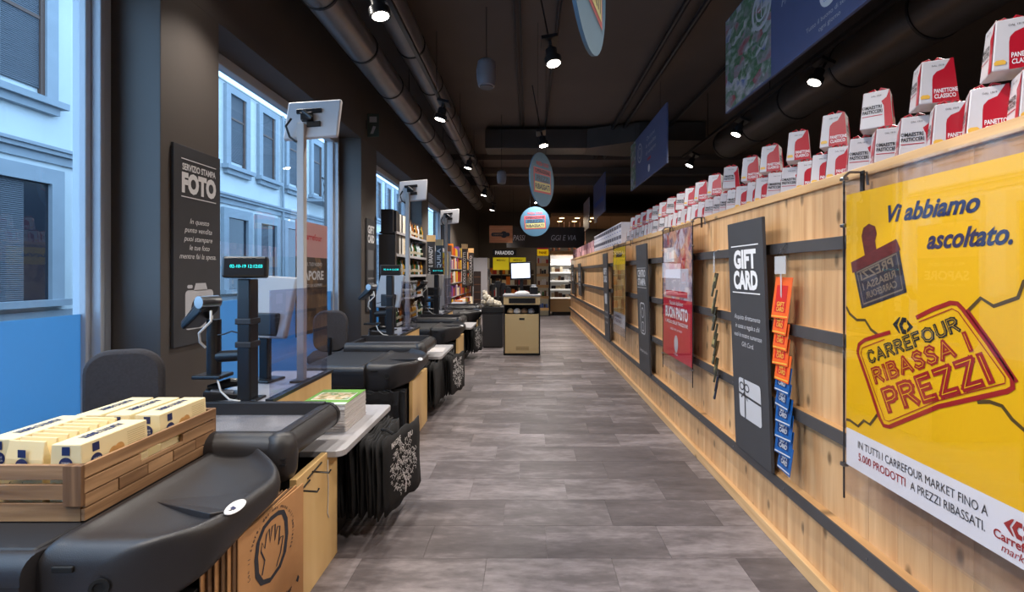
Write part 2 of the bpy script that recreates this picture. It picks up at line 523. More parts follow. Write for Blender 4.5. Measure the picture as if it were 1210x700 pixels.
full = MB().box(-TL / 2 + .0009, TL / 2 - .0009, -TW / 2 + .0009, TW / 2 - .0009, -0.0035, 0.0).mesh('floor_tile')
full.materials.append(FLOORT)
row = 0
y = 1.455
while y + TW <= 8.6:
    x = -1.62 + ((row * 0.37 + rnd.uniform(-.08, .08)) % TL)
    while x < 1.275:
        x1 = min(x + TL, 1.285)
        if x1 - x > 0.04:
            if x1 - x > TL - .001:
                ob('floor_tile', full, None, fl, loc=(x + TL / 2, y + TW / 2, 0))
            else:
                w = x1 - x
                ob('floor_tile', MB().box(-w / 2 + .0009, w / 2 - .0009, -TW / 2 + .0009, TW / 2 - .0009, -0.0035, 0.0), FLOORT, fl, loc=(x + w / 2, y + TW / 2, 0))
        x += TL
    y += TW; row += 1

# ---- ceiling and dark walls
CEILM = M('dark_ceiling_paint', (86, 76, 70), rough=0.8, var=0.08, scale=1.5)
WALLB = M('brown_black_wall_paint', (84, 77, 73), rough=0.6, var=0.06, scale=2.0)
struct('ceiling', MB().box(-2.75, 7.6, -3.1, 22.2, 4.15, 4.3), CEILM, label='dark brown painted ceiling')
struct('wall_back', MB().box(-2.75, 7.6, 22.0, 22.2, 0, 4.15), WALLB, label='dark wall at the far end of the shop')
struct('wall_front', MB().box(-2.75, 7.6, -3.1, -2.9, 0, 4.15), WALLB, label='dark wall behind the photographer')
struct('wall_side', MB().box(7.4, 7.6, -2.9, 22.0, 0, 4.15), WALLB, label='dark wall beyond the timber partition')
XW, XG = -2.25, -2.60                       # aisle face of the piers, plane of the shop windows
struct('wall_left', MB().box(-2.75, XW, -2.9, 22.0, 3.22, 4.15), WALLB, label='dark beam above the shop windows')
PIERS = [(-0.82, -0.2), (2.96, 3.52), (6.52, 7.18), (10.25, 10.9), (14.0, 22.0)]
for i, (a, b) in enumerate(PIERS):
    struct('pillar', MB().box(-2.75, XW, a, b, 0, 3.22), WALLB, label='dark painted pier between shop windows, %s from the street corner' % ordn(i), bev=.004)
# low pier strip of grey liner on the reveal
FRAME = M('grey_window_frame', (178, 182, 190), rough=0.4)
PANE = glass('window_glass', (238, 246, 250), 0.08, 0.0)
FROST = frosted('frosted_film', (150, 192, 214))
bays = [(-0.2, 2.96), (3.52, 6.52), (7.18, 10.25), (10.9, 14.0)]
for i, (a, b) in enumerate(bays):
    w = ob('window_%d' % (i + 1), MB().box(XG - .012, XG - .004, a + .06, b - .06, .1, 3.15), PANE)
    tag(w, 'tall shop window pane onto the street, bay %s' % ORD[i], None, None, 'structure')
    fr = MB(); fr.box(XG - .05, XG + .05, a, a + .07, 0, 3.22); fr.box(XG - .05, XG + .05, b - .07, b, 0, 3.22)
    ob('window_frame', fr, FRAME, w, bev=.006)
    fr = MB(); fr.box(XG - .05, XG + .05, a + .07, b - .07, 3.13, 3.22); fr.box(XG - .05, XG + .05, a + .07, b - .07, 0, .1)
    ob('window_frame', fr, FRAME, w, bev=.006)
    fr = MB(); fr.box(XG - .05, XG + .085, b - .115, b - .085, .1, 3.13).box(XG - .05, XG + .03, b - .15, b - .115, .1, 3.13)
    ob('mullion', fr, FRAME, w, bev=.006)
    ob('frosted_film', MB().box(XG - .002, XG + .001, a + .07, b - .151, .1, 1.16), FROST, w)

# ---- the house across the street
PLASTER = M('pale_plaster', (205, 206, 204), rough=0.9, var=0.05, scale=1.2)
STONE = M('grey_stone_surround', (150, 155, 160), rough=0.85, var=0.06, scale=3)
SHUT = M('grey_shutter', (92, 94, 100), rough=0.7)
_nt = SHUT.node_tree
_w = _nt.nodes.new('ShaderNodeTexWave'); _w.bands_direction = 'Z'; _w.inputs['Scale'].default_value = 9.0
_tc = _nt.nodes.new('ShaderNodeTexCoord'); _nt.links.new(_tc.outputs['Object'], _w.inputs['Vector'])
_bp = _nt.nodes.new('ShaderNodeBump'); _bp.inputs['Strength'].default_value = 0.8; _bp.inputs['Distance'].default_value = 0.02
_nt.links.new(_w.outputs['Fac'], _bp.inputs['Height']); _nt.links.new(_bp.outputs[0], _nt.nodes['Principled BSDF'].inputs['Normal'])
DARKWIN = M('dark_window_glass', (40, 44, 52), rough=0.15)
BROWNF = M('brown_window_frame', (96, 70, 58), rough=0.6)
FX = -9.0
bl = thing('street_house', 'pale plastered house with shuttered windows across the street', 'building', (FX, 0, 0))
ob('wall', MB().box(-.5, 0, 1.5, 60, -.2, 7.15), PLASTER, bl)
ob('roof_slab', MB().box(-3.0, -.2, 1.5, 60, 7.15, 7.2), STONE, bl)
ob('cornice', MB().box(0, .12, 1.5, 60, 3.62, 3.70).box(0, .16, 1.5, 60, 3.70, 3.76).box(0, .05, 1.5, 60, 3.46, 3.62), STONE, bl)
ob('plinth', MB().box(0, .08, 1.5, 60, -.2, .7), STONE, bl)
ob('downpipe', MB().tube([(.08, 17.6, -.2), (.08, 17.6, 7.1)], .05, 8), STONE, bl, smooth=40)
ob('cable', MB().tube([(.05, 1.5, 7.06), (.05, 60, 7.06)], .014, 5), CABLEM, bl)
up = [4.4, 6.5, 8.55, 10.65, 12.75, 14.9, 16.65, 18.45, 20.5, 22.6, 24.7, 26.8, 28.9, 31, 33.1, 35.2, 37.3, 39.4, 41.5]
for i, yc in enumerate(up):
    w = MB().box(0, .1, yc - .62, yc - .40, 4.62, 6.80).box(0, .1, yc + .40, yc + .62, 4.62, 6.80).box(0, .1, yc - .62, yc + .62, 6.80, 7.02)
    s = ob('window_surround', w, STONE, bl)
    ob('sill', MB().box(0, .22, yc - .72, yc + .72, 4.5, 4.62).box(0, .13, yc - .62, yc + .62, 4.36, 4.5), STONE, s)
    ob('shutter', MB().box(.005, .03, yc - .40, yc + .32, 4.62 + (.16 if i % 3 else .0), 6.80), SHUT, s)
    ob('jamb', MB().box(.004, .06, yc + .32, yc + .40, 4.62, 6.80).box(.031, .05, yc - .4, yc + .32, 6.05, 6.11), BROWNF, s)
for i, yc in enumerate(up[1:]):
    w = MB().box(0, .1, yc - .74, yc - .5, .9, 3.06).box(0, .1, yc + .5, yc + .74, .9, 3.06).box(0, .1, yc - .74, yc + .74, 3.06, 3.34)
    s = ob('window_surround', w, STONE, bl)
    ob('sill', MB().box(0, .2, yc - .8, yc + .8, .78, .9), STONE, s)
    ob('shutter', MB().box(.005, .03, yc - .5, yc + .05, .9, 3.06), SHUT if i % 2 else DARKWIN, s)
    ob('pane', MB().box(.004, .02, yc + .05, yc + .5, .9, 3.06), DARKWIN, s)
# balcony
bal = ob('balcony', MB().box(0, .7, 19.6, 21.5, 4.3, 4.42), STONE, bl)
for k in range(14):
    yy = 19.65 + k * .14
    ob('baluster', MB().tube([(.66, yy, 4.42), (.66 + .05, yy + .05, 4.8), (.66, yy, 5.25)], .012, 5), CABLEM, bal)
ob('handrail', MB().box(.63, .69, 19.6, 21.5, 5.22, 5.28), CABLEM, bal)
tag(ob('street', MB().box(-9.2, -2.76, 0, 60, -.3, -.15), M('asphalt', (70, 70, 74), rough=.9)), 'grey asphalt street outside the shop windows', None, None, 'structure')

# ---- timber partition on the far side of the aisle
XR = 1.30
WL0, WL1 = 0.25, 14.75
wr = struct('wall_right', MB().box(XR + .022, XR + .36, WL0, WL1, 0, 1.77), M('partition_core', (150, 120, 80), rough=.6), label='low timber partition with graphite rails along the aisle')
bw = 0.145
nb = int((WL1 - WL0) / bw)
bm_full = MB().box(0, .022, -bw / 2 + .0004, bw / 2 - .0004, 0.0, 1.77).mesh('board')
bm_full.materials.append(PINE_Z)
for i in range(nb):
    ob('board', bm_full, None, wr, loc=(XR, WL0 + bw * (i + .5), 0), bev=.0008)
ob('cap_board', MB().box(XR - .015, XR + .37, WL0, WL1, 1.77, 1.81), PINE_Y, wr, bev=.003)
ob('kick_board', MB().box(XR - .03, XR, WL0, WL1, 0.0, .065), PINE_Y, wr, bev=.003)
ob('end_board', MB().box(XR, XR + .36, WL1, WL1 + .022, 0, 1.77), PINE_Z, wr)
RZ = [0.35, 0.74, 1.13, 1.52]
for z in RZ:
    r_ = ob('rail', MB().box(XR - .052, XR - .044, WL0, WL1, z - .027, z + .027), RAILM, wr, bev=.002)
    ob('batten', MB().box(XR - .044, XR, WL0, WL1, z - .012, z + .023), PINE_Y, r_)
    sm = MB().lathe([(.004, 0), (.004, .002)], 8).move(lambda x, y, z: (-z, y, x)).mesh('screw')
    sm.materials.append(STEEL)
    for k in range(9):
        ob('screw', sm, None, r_, loc=(XR - .0521, 1.2 + k * .58, z - .004))

# ---- ducts and conduits under the ceiling
DUCT = M('grey_spiral_duct', (128, 124, 124), rough=0.33, metal=0.6, var=.1, scale=5)
DUCTK = M('black_duct', (74, 69, 66), rough=0.36, metal=0.3, var=.1, scale=4)
def duct(name, label, x, z, r, y0, y1, mat, step, group='round ducts under the ceiling'):
    t = thing(name, label, 'duct', (x, y0, z), 0, group)
    ob('pipe', MB().tube([(0, 0, 0), (0, y1 - y0, 0)], r, 28), mat, t, smooth=40)
    rg = MB().tube([(0, -.012, 0), (0, .012, 0)], r + .008, 28).mesh('joint_ring'); rg.materials.append(DARKM)
    k = 0.35
    while k < y1 - y0:
        ob('joint_ring', rg, None, t, loc=(0, k, 0)); k += step
    sp = MB().tube([(0, 0, 0), (0, 0, 4.149 - z)], .006, 5).mesh('hanger'); sp.materials.append(DARKM)
    k = 0.8
    while k < y1 - y0:
        ob('hanger', sp, None, t, loc=(0, k, 0)); k += 2.6
    return t
duct('spiral_duct', 'grey round duct above the pier side of the checkouts', -1.60, 3.57, .15, .5, 15.5, DUCT, .95)
duct('spiral_duct', 'grey round duct above the aisle side of the checkouts', -1.225, 3.79, .145, .5, 15.5, DUCT, 1.05)
duct('spiral_duct', 'large black round duct beyond the timber partition', 3.25, 3.50, .235, .5, 7.9, DUCTK, 1.0)
t = thing('square_duct', 'black rectangular duct crossing under the ceiling', 'duct', (0, 9.0, 3.72))
ob('duct_body', MB().box(-.8, 1.1, 0, .5, 0, .36), DUCTK, t, bev=.01)
ob('transition', MB().add([(1.1, 0, 0), (1.1, .5, 0), (1.1, .5, .36), (1.1, 0, .36), (2.0, -.3, .06), (2.0, .9, .06), (2.0, .9, .40), (2.0, -.3, .40)],
   [(0, 1, 2, 3), (7, 6, 5, 4), (0, 4, 5, 1), (1, 5, 6, 2), (2, 6, 7, 3), (3, 7, 4, 0)]), DUCTK, t)
ob('duct_body', MB().box(2.0, 3.2, -.3, .9, .06, .40), DUCTK, t, bev=.01)
for i, (yy, z) in enumerate(((11.2, 4.02), (12.6, 3.98), (13.8, 3.9))):
    tag(ob('ceiling_beam', MB().box(-2.24, 7.35, 0, .22, 0, 4.148 - z), CEILM, None, loc=(0, yy, z)), 'brown beam across the ceiling, %s beyond the square duct' % ORD[i], 'beam', 'ceiling beams')
for i, (x, z, r) in enumerate(((-.14, 4.11, .012), (-.08, 4.11, .012), (.32, 4.10, .02), (1.55, 4.05, .03), (1.75, 4.05, .03), (2.55, 4.05, .025))):
    tag(ob('conduit', MB().tube([(0, 0, 0), (0, 10.5, 0)], r, 8), DARKM, None, loc=(x, .6, z), smooth=40),
        'thin dark conduit along the ceiling, %s counted from the checkouts' % ORD[i], 'conduit', 'ceiling conduits')

# ---- lamps
LENS = glow('lamp_lens', (255, 246, 232), 30.0)
_lens = MB().lathe([(.058, 0), (.058, .006)], 20).mesh('lens'); _lens.materials.append(LENS)
_ring = MB().lathe([(.060, 0), (.075, 0), (.075, .05), (.05, .06), (.05, .13), (.03, .15)], 20).mesh('housing'); _ring.materials.append(BLACKG)
for p in _ring.polygons: p.use_smooth = True
_ring.set_sharp_from_angle(angle=R(35))
def lamp(x, y, z, label, tx=0.0, ty=0.0, group=None, energy=1.0, cone=125, col=(1.0, .93, .84)):
    """ceiling spotlight: lens, housing, bracket and the light it gives; tx, ty aim it"""
    t = thing('ceiling_spotlight', label, 'spotlight', (x, y, z), 0, group, rot=(ty, tx, 0))
    ob('lens', _lens, None, t, loc=(0, 0, -.002)); ob('housing', _ring, None, t)
    ob('bracket', MB().box(-.012, .012, -.05, .05, .14, .2).box(-.07, .07, -.09, .09, .19, .22), BLACKG, t)
    ld = bpy.data.lights.new('spot', 'SPOT'); ld.energy = LAMP_W * energy; ld.spot_size = R(cone); ld.spot_blend = 0.6; ld.shadow_soft_size = .055; ld.color = col
    lo = bpy.data.objects.new('lamp_light', ld); COL.objects.link(lo); lo.parent = t; lo.location = (0, 0, -.02)
    return t
def track(x, z, y0, y1, label):
    t = thing('lighting_track', label, 'track', (x, y0, z), 0, 'lighting tracks')
    ob('profile', MB().box(-.018, .018, 0, y1 - y0, 0, .034), BLACKG, t)
    k = .4
    while k < y1 - y0:
        ob('drop_rod', MB().tube([(0, k, .03), (0, k, 4.149 - z)], .004, 5), DARKM, t); k += 1.9
track(-1.04, 3.43, -2.5, 15.5, 'black lighting track above the row of checkouts')
track(2.75, 3.45, -2.5, 8.6, 'black lighting track beyond the timber partition')
LG = 'ceiling spotlights'
for i, yy in enumerate((-1.6, 0.9, 3.41, 5.71, 8.36, 11.3, 14.0)):
    lamp(-1.04, yy, 3.21, 'round spotlight above the checkouts, %s along the track' % ORD[i], tx=R(-12) if yy < 5 else R(14), group=LG, energy=.7 if yy < 7 else 2.0)
track(-2.02, 3.70, -1.5, 3.6, 'black lighting track beside the first pier')
for i, yy in enumerate((-.9, .9, 3.25)):
    lamp(-2.02, yy, 3.48, 'spotlight on the track beside the first pier, %s along it' % ORD[i], tx=R(-28), group=LG, energy=1.25)
for i, (xx, yy) in enumerate(((.22, 1.4), (.22, 4.16), (.22, 6.85), (.22, 9.6), (.22, 12.4))):
    t = lamp(xx, yy, 3.2, 'black box spotlight hung over the aisle, %s along the row' % ORD[i], tx=R(-10), ty=R(-8), group=LG, energy=.95 if yy < 8 else 1.7)
    ob('rod', MB().tube([(0, 0, .2), (0, 0, .93)], .007, 6), DARKM, t)
for i, yy in enumerate((1.2, 2.9, 4.65, 6.4, 8.26)):
    lamp(2.75, yy, 3.23, 'spotlight beyond the timber partition, %s along the track' % ORD[i], tx=R(25), group=LG, energy=.8)
# ================================================================== checkouts
GREYT = M('grey_counter_top', (168, 166, 170), rough=.4, var=.03)
LINER = M('speckled_liner', (120, 118, 122), rough=.5, var=.45, scale=220)
BELT = M('black_belt', (34, 33, 36), rough=.55)
PLINTH = M('black_plinth', (32, 31, 33), rough=.6)
DESK = M('pale_desk', (150, 152, 160), rough=.4)
S = 2.6
NTH = ['first', 'second', 'third', 'fourth']

def side_tray_mesh():
    """boat-shaped moulded ledge on the aisle side of the belt"""
    xi = -1.325
    ds = [1.285, 1.292, 1.31, 1.34, 1.38, 1.43, 1.51, 1.6, 1.67, 1.73, 1.79, 1.85, 1.91, 1.97, 2.03, 2.08]
    def outer(d):
        k = [(1.285, -1.12), (1.31, -1.035), (1.36, -.965), (1.43, -.915), (1.6, -.893), (1.73, -.885), (1.80, -.915), (1.85, -.965), (1.92, -1.03), (1.99, -1.105), (2.08, -1.22)]
        for (a, b), (c, d_) in zip(k, k[1:]):
            if d <= c: return b + (d_ - b) * (d - a) / (c - a)
        return k[-1][1]
    rows = []
    for y in ds:
        xo = outer(y); w = xo - xi
        drop = .05 * max(0, 1 - (y - 1.285) / .04) ** 2
        lip = .02 * min(1, max(0, (y - 1.72) / .1))
        tf = max(0, min(1, (y - 1.34) / .05)) * (1 - max(0, min(1, (y - 2.0) / .05)))   # where the tray is sunk
        zt = .668 - drop
        q = min(1, w / .3)
        zb = .445 + .10 * min(1, max(0, (y - 1.31) / .36))
        pr = [(xi, .50), (xi, zt), (xi + .05 * q, zt + .004), (xi + .075 * q, zt - .014 * tf), (xi + w * .5, zt - .018 * tf), (xo - .06 * q, zt - .018 * tf), (xo - .030 * q, zt + .002 + lip), (xo - .010, zt - .004 + lip),
              (xo, zt - .03), (xo - .006, zt - .07), (xo - .025 * q, zb + .03), (xo - .08 * q, zb), (xi + w * .4, min(zb, .48)), (xi + .05 * q, .445)]
        rows.append([(x, y, z) for x, z in pr])
    n = len(rows[0]); mb = MB()
    vs_ = [p for r in rows for p in r]; fs = []
    for i in range(len(rows) - 1):
        for k in range(n):
            l = (k + 1) % n
            fs.append((i * n + k, i * n + l, (i + 1) * n + l, (i + 1) * n + k))
    fs.append(tuple(range(n))); fs.append(tuple((len(rows) - 1) * n + k for k in range(n - 1, -1, -1)))
    return mb.add(vs_, fs)

def arc(cx, cy, r, a0, a1, n=8):
    return [(cx + r * math.cos(R(a0 + (a1 - a0) * i / (n - 1))), cy + r * math.sin(R(a0 + (a1 - a0) * i / (n - 1)))) for i in range(n)]

TRAYM = side_tray_mesh().mesh('side_tray'); TRAYM.materials.append(BLACKP)
for p in TRAYM.polygons: p.use_smooth = True

def checkout(k):
    oy = S * k
    c = thing('checkout_counter', 'checkout with black moulded side tray and birch cabinet, %s from the street corner' % NTH[k], 'checkout', (0, oy, 0), 0, 'row of checkouts')
    # birch cabinet and dark core
    ob('cabinet_panel', MB().box(-.985, -.955, 1.995, 2.42, .0, .545) if k == 0 else MB().box(-.985, -.955, 1.40, 1.98, .0, .50), BIRCH, c, bev=.002)
    ob('cabinet_panel', MB().box(-1.8, -1.0, 1.34, 1.36, .08, .45), PLINTH, c)
    ob('plinth', MB().box(-1.8, -1.02, 1.4, 3.15, 0, .08), PLINTH, c)
    ob('core', MB().box(-1.8, -1.0, 1.36, 2.42, .08, .445).box(-1.72, -1.08, 2.42, 3.2, .08, .515), PLINTH, c)
    # belt and front bumper
    ob('belt', MB().box(-1.80, -1.325, 1.30, 2.02, .46, .655), BELT, c, bev=.01)
    prof = [(1.36, .645)] + arc(1.29, .608, .045, 75, 180, 7) + arc(1.29, .51, .045, 180, 290, 6) + [(1.36, .46)]
    ob('bumper', MB().prism(prof, 'x', -1.80, -1.31), BLACKP, c, smooth=35)
    ob('bumper_groove', MB().box(-1.80, -1.31, 1.2435, 1.2455, .585, .589), BLACKG, c)
    # moulded side tray
    st = ob('side_tray', TRAYM, None, c, sub=2)
    A, B, C_, D_ = (-1.235, 1.585), (-.955, 1.452), (-.915, 1.49), (-.925, 1.63)
    zz = .640
    rg = MB().add([(*A, zz), (*B, zz), (*C_, zz), (*D_, zz), (*A, .6525), (*B, .677), (*C_, .668), (*D_, .660)],
                  [(3, 2, 1, 0), (4, 5, 6, 7), (0, 1, 5, 4), (1, 2, 6, 5), (2, 3, 7, 6), (3, 0, 4, 7)])
    ob('ridge', rg, BLACKP, st, bev=.003)
    el = MB().lathe([(1, 0), (1, .003)], 24).move(lambda x, y, z: (x * .018, y * .046, z))
    ob('logo_sticker', el, PRINTW, st, loc=(-.918, 1.515, .6645), rot=(0, R(30), R(-4)))
    ob('sticker_mark', MB().box(-.006, .006, -.018, -.004, 0, .001), PRINTN, st, loc=(-.9165, 1.515, .6675), rot=(0, R(30), R(-4)))
    hole = MB().lathe([(.024, 0), (.024, .004), (.015, .004), (.013, -.004)], 18)
    ob('keyhole', hole, M('hole_black', (8, 8, 9), rough=.7), st, loc=(-1.135, 1.280, .565), rot=(R(84), 0, R(16)))
    ob('grip_slot', MB().box(-.028, .028, -.004, .004, -.008, .008), MATS['hole_black'], st, loc=(-1.235, 1.283, .612), bev=.003)
    # bagging tub: side roll, rims, lined floor
    ob('tub_floor', MB().box(-1.72, -1.03, 2.03, 2.44, .60, .682), LINER, c)
    ob('side_roll', MB().tube([(-1.03, 2.02, .67), (-1.03, 2.46, .67)], .063, 24), BLACKP, c, smooth=40)
    ob('roll_elbow', MB().lathe([(.025, .535), (.048, .545), (.061, .575), (.065, .63), (.063, .685), (.048, .722), (.025, .735)], 22, (-1.03, 2.02, 0)), BLACKP, c, smooth=70)
    g = MB()
    for q in range(2): g.box(-1.025, -.985, 1.960, 1.975, .615 + .022 * q, .622 + .022 * q)
    ob('elbow_vent', g, BLACKG, c)
    ob('roll_end', MB().tube([(-1.03, 2.46, .67), (-1.03, 2.485, .67)], .066, 24), BLACKG, c, smooth=40)
    ob('roll_groove', MB().tube([(-1.03 + .063 * math.sin(R(20)), 2.03, .67 + .063 * math.cos(R(20))), (-1.03 + .063 * math.sin(R(20)), 2.45, .67 + .063 * math.cos(R(20)))], .0022, 5), BLACKG, c)
    prof = [(2.09, .60)] + [(2.025 + .062 * math.cos(R(a)), .672 + .062 * math.sin(R(a))) for a in (10, 45, 80, 110, 140, 165, 180)] + [(1.963, .57), (1.985, .535), (2.09, .525)]
    ob('front_rim', MB().prism(prof, 'x', -1.74, -1.03), BLACKP, c, smooth=35)
    ob('back_rim', MB().box(-1.74, -1.03, 2.44, 2.47, .585, .745), BLACKP, c, bev=.004)
    ob('rear_side_rim', MB().box(-1.74, -1.70, 2.0, 2.44, .585, .72), BLACKP, c, bev=.004)
    # packing shelf
    sh = [(-1.09, 2.30), (-.94, 2.30)] + arc(-.93, 2.35, .05, -90, 0, 6) + arc(-.91, 3.09, .03, 0, 90, 5) + [(-1.09, 3.12)]
    ob('packing_shelf', MB().prism([(x, y) for x, y in sh], 'z', .52, .55), GREYT, c, bev=.003)
    # cashier desk with birch cheek and dark top edge
    ob('desk', MB().box(-1.72, -1.345, 2.47, 3.28, .70, .735), DESK, c, bev=.003)
    ob('desk_cheek', MB().box(-1.34, -1.31, 2.48, 3.22, .58, .735), BIRCH, c)
    ob('cheek_edge', MB().box(-1.345, -1.305, 2.475, 3.24, .735, .752), BLACKG, c)
    ob('desk_body', MB().box(-1.70, -1.36, 2.6, 3.25, .565, .70), PLINTH, c)
    # acrylic screen
    ob('acrylic_screen', MB().box(-1.332, -1.326, 2.49, 3.19, .752, 1.31), glass('smoked_acrylic', (226, 226, 236), .06, .01), c)
    # hooks for bags
    if k == 0:
        for q, (yy, zz) in enumerate(((2.02, .50), (2.14, .53))):
            ob('bag_hook', MB().tube([(-.96, yy, zz - .01), (-.88, yy, zz - .015), (-.875, yy + .005, zz - .002)], .004, 6), BLACKG, c)
            ob('bag_hook', MB().tube([(-.952, yy - .05, zz - .02), (-.952, yy + .09, zz - .005)], .004, 6), BLACKG, c)
        ob('loose_string', MB().tube([(-.952, 2.30, .51), (-.951, 2.295, .46), (-.952, 2.305, .40), (-.951, 2.30, .32), (-.952, 2.295, .26), (-.951, 2.31, .23)], .0022, 5), CABLEW, c)
    return c
for k in range(4):
    checkout(k)

# ---- customer display posts with card reader
def register(k):
    oy = S * k
    n = NTH[k]
    t = thing('register_post', 'black register post with customer display and card reader arm on the %s checkout' % n, 'register', (-1.46, 2.53 + oy, .735), 0, 'register posts')
    ob('post', MB().box(-.035, .035, -.05, .03, 0, .635), BLACKG, t, bev=.008)
    ob('post_base', MB().box(-.06, .06, -.045, .06, 0, .012), BLACKG, t, bev=.004)
    cl = MB().box(-.042, .042, -.056, .036, .28, .31).box(-.042, .042, -.056, .036, .40, .43)
    ob('clamp', cl, BLACKP, t, bev=.004)
    d = ob('display', MB().box(-.105, .105, -.05, 0, -.055, .055), BLACKG, t, loc=(.01, -.03, .69), rot=(R(-8), 0, R(12)), bev=.012)
    b = MB(); letters(b, '02-10-19 12:12:03', .01, -.006, .016, .15, -.0515, .0)
    ob('display_digits', b, glow('display_teal', (40, 230, 225), 1.6), d)
    ob('arm', MB().tube([(-.02, 0, .235), (-.165, .01, .225)], .030, 12), BLACKG, t, smooth=40)
    p2 = ob('reader_post', MB().tube([(-.19, .01, .13), (-.19, .01, .42)], .034, 14), BLACKG, t, smooth=40)
    ob('reader_foot', MB().box(-.27, -.12, -.05, .07, .115, .135), BLACKG, p2, bev=.006)
    # card reader: sloping slab with rounded silver head
    r = ob('card_reader', MB().prism([(-.11, -.045), (.07, .045), (.085, .02), (.06, -.02), (-.10, -.075)], 'y', -.05, .05), BLACKG, t, loc=(-.235, -.02, .47), rot=(0, R(-16), R(-20)), bev=.010)
    ob('reader_head', MB().tube([(.06, -.052, .03), (.06, .052, .03)], .032, 16), STEEL, r, smooth=40)
    ob('reader_face', MB().box(-.10, .03, -.046, .046, 0, .004).move(lambda x, y, z: (x, y, z + x * .5 + .012)), M('reader_grey', (92, 92, 98), rough=.35), r)
    ob('reader_cable', MB().tube([(-.16, -.06, .47), (-.14, -.09, .42), (-.20, -.09, .36), (-.215, -.06, .31), (-.20, -.04, .28)], .006, 8), CABLEW, p2, smooth=60)
    ob('desk_cable', MB().tube([(-.15, -.03, .13), (-.11, -.06, .06), (-.06, -.07, .02), (-.01, -.06, .008)], .005, 8), CABLEW, p2, smooth=60)
    ob('clip_wire', MB().tube([(-.02, -.03, .35), (-.06, -.05, .365), (-.10, -.05, .35), (-.13, -.05, .345)], .004, 6), BLACKG, t)
    # cashier monitor
    m = thing('cashier_monitor', 'grey cashier monitor seen from behind on the %s checkout' % n, 'monitor', (-1.615, 3.0 + oy, .735), R(-12), 'cashier monitors')
    ob('monitor_back', MB().prism([(-.17, -.16), (.16, -.16), (.18, .22), (-.12, .235)], 'y', -.02, .02), M('monitor_grey', (168, 164, 164), rough=.45), m, loc=(0, 0, .42), rot=(R(-14), 0, 0), bev=.012)
    ob('monitor_hub', MB().box(-.07, .11, -.06, -.02, .28, .42), BLACKP, m, bev=.01)
    ob('monitor_arm', MB().box(-.03, .03, -.04, .0, 0, .32).box(-.08, .08, -.09, .06, 0, .015), BLACKG, m, bev=.006)
    # bits on the desk
    s_ = thing('desk_phone_pad', 'black keypad and handheld scanner lying on the %s checkout desk' % n, 'keypad', (-1.60, 2.55 + oy, .735), R(24), 'desk keypads')
    ob('pad', MB().prism([(-.09, 0), (.09, 0), (.09, .022), (-.09, .055)], 'y', -.045, .06), BLACKG, s_, bev=.006)
    ob('scanner', MB().tube([(-.08, .04, .05), (.02, .05, .075), (.10, .05, .07)], [.022, .026, .018], 12), BLACKG, s_, smooth=50)
    ob('key_block', MB().box(-.06, .04, -.035, .03, .036, .044).move(lambda x, y, z: (x, y, z - x * .18)), M('key_grey', (110, 112, 118), rough=.5), s_)
    return t
for k in range(3):
    register(k)

# ---- monitors on tall poles
def pole_monitor(k):
    oy = S * k
    t = thing('pole_monitor', 'white flat monitor seen from behind on a tall grey pole, %s checkout' % NTH[k], 'monitor', (-1.385, 2.96 + oy, .735), 0, 'monitors on poles')
    ob('pole', MB().box(-.022, .022, -.022, .022, 0, 1.58), M('pole_grey', (186, 182, 180), rough=.5), t, bev=.004)
    ob('foot', MB().box(-.05, .05, -.05, .05, 0, .012), BLACKG, t)
    p = ob('monitor_shell', MB().prism([(-.185, -.125), (.135, -.125), (.17, .125), (-.15, .125)], 'y', 0, .035), WHITEP, t, loc=(.06, .03, 1.62), rot=(R(-14), R(-6), R(6)), bev=.008)
    mt = MB().box(-.10, .05, -.012, 0, .035, .065).box(-.04, .04, -.012, 0, -.06, -.025).box(-.07, .0, -.03, 0, -.02, .03)
    ob('mount_plate', mt, BLACKG, p, bev=.003)
    ob('mount_bolt', MB().tube([(-.05, -.04, .03), (.0, -.035, -.02)], .012, 8), BLACKG, p)
    ob('cable', MB().tube([(-.05, -.03, 1.60), (-.075, -.045, 1.55), (-.06, -.03, 1.49), (-.02, -.024, 1.46)], .007, 6), CABLEM, t)
for k in range(3):
    pole_monitor(k)

# ---- cashier chairs
FAB = M('charcoal_fabric', (64, 61, 64), rough=.95, bump=.5, bscale=500, var=.15, scale=90)
def chair(x, y, rz, label):
    t = thing('office_chair', label, 'chair', (x, y, 0), rz, 'cashier chairs')
    pts = rrect(-.165, .165, .60, 1.02, .115, 7)
    b = ob('backrest', MB().prism(pts, 'y', -.03, .03), FAB, t, bev=.02, smooth=50)
    ob('seat', MB().prism(rrect(-.23, .23, -.44, .02, .07, 5), 'z', .48, .56), FAB, t, bev=.02, smooth=50)
    ob('back_stem', MB().tube([(0, -.1, .46), (0, .06, .48), (0, .06, .75)], .018, 8), BLACKG, t, smooth=50)
    ob('column', MB().tube([(0, -.2, .08), (0, -.2, .48)], .025, 10), BLACKG, t, smooth=50)
    for k in range(5):
        a = 2 * PI * k / 5
        g = ob('leg', MB().tube([(0, -.2, .10), (.22 * math.cos(a), -.2 + .22 * math.sin(a), .06)], [.022, .014], 8), BLACKG, t)
        ob('caster', MB().tube([(.22 * math.cos(a), -.21 + .22 * math.sin(a), .028), (.22 * math.cos(a), -.19 + .22 * math.sin(a), .028)], .028, 10), BLACKG, g)
chair(-2.0, 2.40, R(200), 'charcoal fabric office chair by the pier with the photo sign')
chair(-2.0, 4.9, R(195), 'charcoal fabric office chair in front of the window poster')

